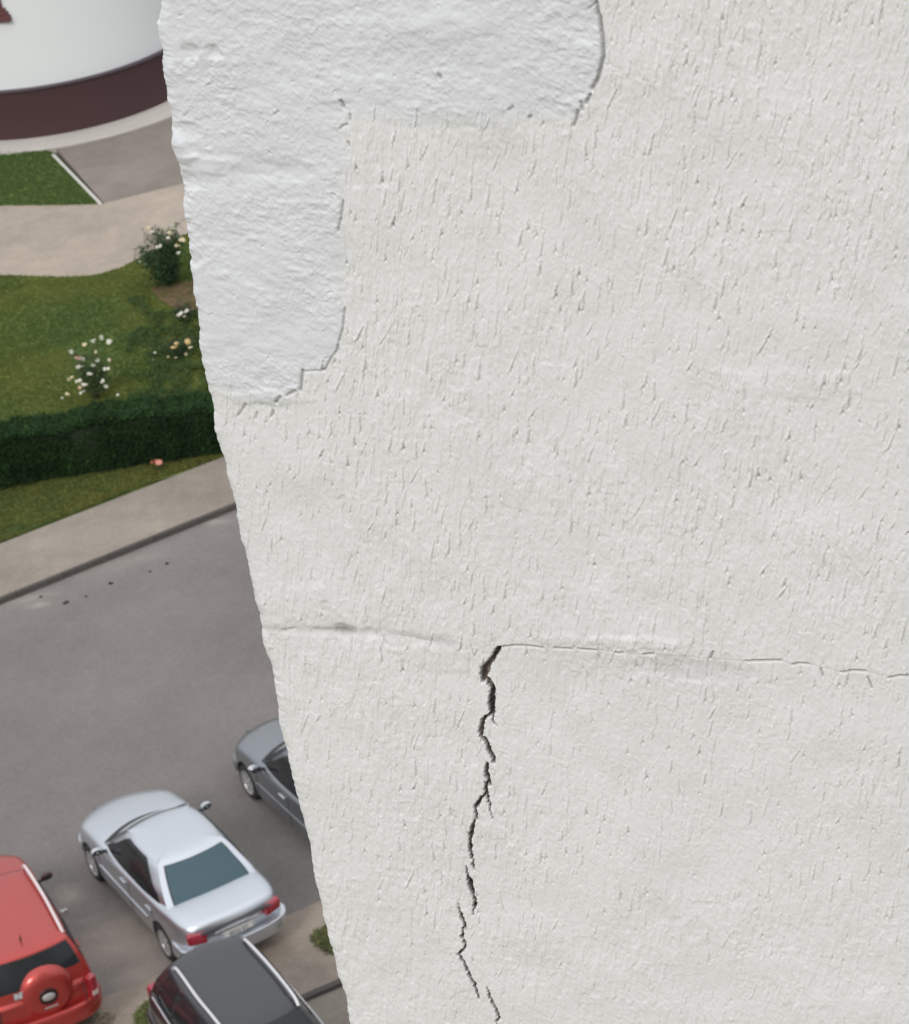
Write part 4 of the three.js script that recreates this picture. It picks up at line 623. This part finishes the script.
{
  // grey saloon half hidden behind the wall
  const S = paint(0.25, 0.27, 0.295, 0.85, 0.3);
  const k = makeCar({ ...sedanShape, name: 'grey_car', label: 'dark grey metallic car half hidden behind the wall edge, beside the silver saloon', paint: S, windows: sedanWindows(glassDark, glassDark), handleMat: chromeMat, mirrorMat: S });
  const c = k.car, rb = k.rb;
  for (const s of [-1, 1]) part('tail_light', rb(0.13, 0.19, 0.31, 0.04), lampRed, c, [-2.105, 0.77, s * 0.62], [0, s * 0.3, 0.06]);
  for (const s of [-1, 1]) part('mirror_cap', new THREE.SphereGeometry(0.06, 12, 8).scale(0.8, 0.5, 1.3), std(0.6, 0.62, 0.64, 0.3), c, [0.77, 1.0, s * 0.98]);
  place(c, -2.58, -38.03, -27);
}
const suvShape = {
  ends: [-2.02, 2.15], axles: [1.27, -1.24], wheelR: 0.35, crown: 0.04, bowF: 0.3, bowR: 0.13, tuck: 0.05, roofCrown: 0.05, bumperY: 0.56, bumperH: 0.3, mirror: [0.8, 1.1], seams: [0.95, -0.15, -0.98], handles: [0.05, -0.85],
  plan: [[-2.02, 0.76], [-1.95, 0.82], [-1.8, 0.86], [-1.2, 0.885], [0, 0.89], [1.0, 0.885], [1.6, 0.86], [1.95, 0.78], [2.08, 0.7], [2.15, 0.6]],
  deck: [[-2.02, 0.98], [-1.97, 1.04], [-1.8, 1.07], [-1, 1.07], [0.6, 1.05], [1.0, 1.06], [1.4, 1.03], [1.8, 0.97], [2.02, 0.88], [2.1, 0.78], [2.15, 0.68]],
  bottom: [[-2.02, 0.45], [-1.9, 0.36], [-1.6, 0.28], [0, 0.26], [1.7, 0.27], [2.05, 0.34], [2.15, 0.42]],
  shoulder: [[-2.02, 0.1], [-1.8, 0.09], [0.8, 0.09], [1.5, 0.1], [2.15, 0.12]],
  rings: [[1.0, 1.14, -2.0, 0.835, 0.24, 0.12], [1.16, 0.98, -1.965, 0.82, 0.22, 0.12], [1.36, 0.78, -1.9, 0.775, 0.18, 0.11], [1.54, 0.58, -1.82, 0.715, 0.13, 0.1], [1.635, 0.46, -1.77, 0.665, 0.11, 0.09]],
};
const fwd = L => L.map(([x, y]) => [x > 0 ? x * 2.36 / 2.15 : x, y]);
const suvWindows = (side, rear, rearShape) => [
  { name: 'windshield', seg: 'front', a: [0.05, 0.95], v: [0.13, 0.9], mat: glassDark },
  { name: 'rear_window', seg: 'rear', a: [0.06, 0.94], v: [0.12, 0.88], mat: rear, shape: rearShape },
  ...['left', 'right'].flatMap(s => { const m = a => s === 'left' ? a : [1 - a[1], 1 - a[0]], fl = f => q => [0, s === 'left' ? f(q) : f(1 - q)]; return [
    { name: 'front_side_window', seg: s, a: m([0.62, 0.94]), v: [0.13, 0.84], mat: side, shape: fl(q => lerp(1, 0.25, sstep(0.6, 1, q))) }, { name: 'rear_side_window', seg: s, a: m([0.3, 0.605]), v: [0.13, 0.84], mat: side }, { name: 'quarter_window', seg: s, a: m([0.06, 0.275]), v: [0.16, 0.84], mat: side }]; }),
];
const rails = (k, mat, z, x0, x1, y) => { for (const s of [-1, 1]) { const P = [[x0, y - 0.05, s * z], [x0 - 0.06, y + 0.015, s * z], [lerp(x0, x1, 0.5), y + 0.045, s * (z + 0.012)], [x1 + 0.06, y + 0.01, s * (z - 0.01)], [x1, y - 0.05, s * z]].map(p => new THREE.Vector3(...p)); part('roof_rail', new THREE.TubeGeometry(new THREE.CatmullRomCurve3(P), 40, 0.023, 8), mat, k.car); } };
{
  // red off-roader with a covered spare wheel on its tailgate
  const Rd = paint(0.44, 0.045, 0.037, 0.55, 0.4);
  const k = makeCar({ ...suvShape, ends: [-2.02, 2.36], plan: fwd(suvShape.plan), deck: fwd(suvShape.deck), bottom: fwd(suvShape.bottom), shoulder: fwd(suvShape.shoulder), name: 'red_car', label: 'red off-road car with pale roof rails and a covered spare wheel on its tailgate', paint: Rd, windows: suvWindows(glassDark, glassDark, q => [lerp(0.34, 0.24, q) + 0.1 * Math.exp(-(((q - 0.32) / 0.16) ** 2)), 1]), mirrorMat: std(0.09, 0.04, 0.035, 0.4), stripMat: blackTrim });
  const c = k.car, rb = k.rb;
  rails(k, std(0.74, 0.66, 0.66, 0.35), 0.6, 0.42, -1.55, 1.685);
  // spare wheel cover: a shallow drum with a rolled rim and a badge
  const sp = part('spare_wheel_cover', new THREE.LatheGeometry([[0.0, 0.1], [0.12, 0.1], [0.2, 0.092], [0.24, 0.1], [0.31, 0.085], [0.37, 0.05], [0.41, 0.0], [0.43, -0.06]].map(p => new THREE.Vector2(...p)), 48).rotateZ(Math.PI / 2), Rd, c, [-1.945, 1.02, 0.1]);
  part('badge_ring', new THREE.LatheGeometry([[0, 0.115], [0.125, 0.115], [0.14, 0.105], [0.14, 0.07]].map(p => new THREE.Vector2(...p)), 32).rotateZ(Math.PI / 2), std(0.03, 0.012, 0.012, 0.3), sp);
  part('badge', new THREE.SphereGeometry(0.1, 20, 12).scale(0.2, 0.6, 1.0), std(0.5, 0.5, 0.5, 0.4, { metalness: 0.4 }), sp, [-0.115, 0.0, 0]);
  part('badge_lettering', rb(0.01, 0.025, 0.2, 0.004), chromeMat, sp, [-0.098, -0.19, 0.01]);
  for (const s of [-1, 1]) { const t = part('tail_light', rb(0.14, 0.42, 0.13, 0.04), lampRed, c, [-1.955, 0.86, s * 0.76], [0, s * 0.35, 0.08]); part('lamp_lens', rb(0.03, 0.09, 0.1, 0.012), lampWhite, t, [-0.06, -0.08, 0]); }
  part('antenna', new THREE.CylinderGeometry(0.006, 0.016, 0.16, 8), blackTrim, c, [-1.45, 1.74, 0], [0, 0, 0.5]);
  part('tailgate_seam', new THREE.TubeGeometry(new THREE.CatmullRomCurve3([[-2.03, 1.05, -0.62], [-2.045, 0.8, -0.64], [-2.04, 0.66, -0.6], [-2.05, 0.64, 0], [-2.04, 0.66, 0.6], [-2.045, 0.8, 0.64], [-2.03, 1.05, 0.62]].map(p => new THREE.Vector3(...p))), 40, 0.009, 5), blackTrim, c);
  const st = new THREE.PlaneGeometry(0.15, 0.1).rotateY(-Math.PI / 2); part('window_sticker', st, new THREE.MeshStandardMaterial({ map: tex(32, 32, (x, y) => vn(x * 9, y * 7) > 0.5 ? [0.6, 0.6, 0.6] : [0.12, 0.12, 0.13], true), roughness: 0.5 }), c, [-1.985, 1.16, -0.3], [0, 0, -0.2]);
  part('rear_wiper', new THREE.TubeGeometry(new THREE.CatmullRomCurve3([new THREE.Vector3(-2.02, 1.1, 0.1), new THREE.Vector3(-2.0, 1.16, -0.1), new THREE.Vector3(-1.985, 1.18, -0.25)]), 8, 0.01, 5), blackTrim, c);
  place(c, -7.59, -34.78, -21);
}
{
  // dark estate facing the camera; its roof fills the bottom of the picture
  const D = paint(0.027, 0.027, 0.033, 0.3, 0.4);
  const k = makeCar({ ...suvShape, ends: [-2.3, 2.35], axles: [1.42, -1.38], name: 'dark_car', label: 'dark grey estate car with long silver roof rails at the bottom of the photo', paint: D, windows: suvWindows(glassDark, glassDark),
    plan: suvShape.plan.map(([x, w]) => [x < 0 ? x * 2.3 / 2.02 : x * 2.35 / 2.15, w * 1.03]), deck: suvShape.deck.map(([x, w]) => [x < 0 ? x * 2.3 / 2.02 : x * 2.35 / 2.15, w]), bottom: suvShape.bottom.map(([x, w]) => [x < 0 ? x * 2.3 / 2.02 : x * 2.35 / 2.15, w]), shoulder: suvShape.shoulder.map(([x, w]) => [x < 0 ? x * 2.3 / 2.02 : x * 2.35 / 2.15, w]),
    rings: [[1.0, 1.2, -2.26, 0.84, 0.26, 0.2], [1.16, 1.0, -2.2, 0.815, 0.24, 0.2], [1.36, 0.76, -2.08, 0.76, 0.2, 0.2], [1.54, 0.5, -1.93, 0.68, 0.14, 0.2], [1.63, 0.34, -1.84, 0.63, 0.12, 0.2]] });
  const c = k.car, rb = k.rb;
  rails(k, std(0.72, 0.72, 0.74, 0.3, { metalness: 0.3 }), 0.55, 0.3, -1.55, 1.685);
  for (const s of [-1, 1]) { part('tail_light', rb(0.14, 0.3, 0.16, 0.04), lampRed, c, [-2.2, 0.9, s * 0.72], [0, s * 0.35, 0]); part('window_chrome', new THREE.TubeGeometry(new THREE.CatmullRomCurve3([[-1.85, 1.1, 0.85], [-1.0, 1.075, 0.883], [0, 1.07, 0.89], [0.85, 1.08, 0.87]].map(p => new THREE.Vector3(p[0], p[1], s * p[2]))), 30, 0.016, 6), chromeMat, c); }
  place(c, -3.7, -31.07, 156);
}

renderer.render(scene, camera);
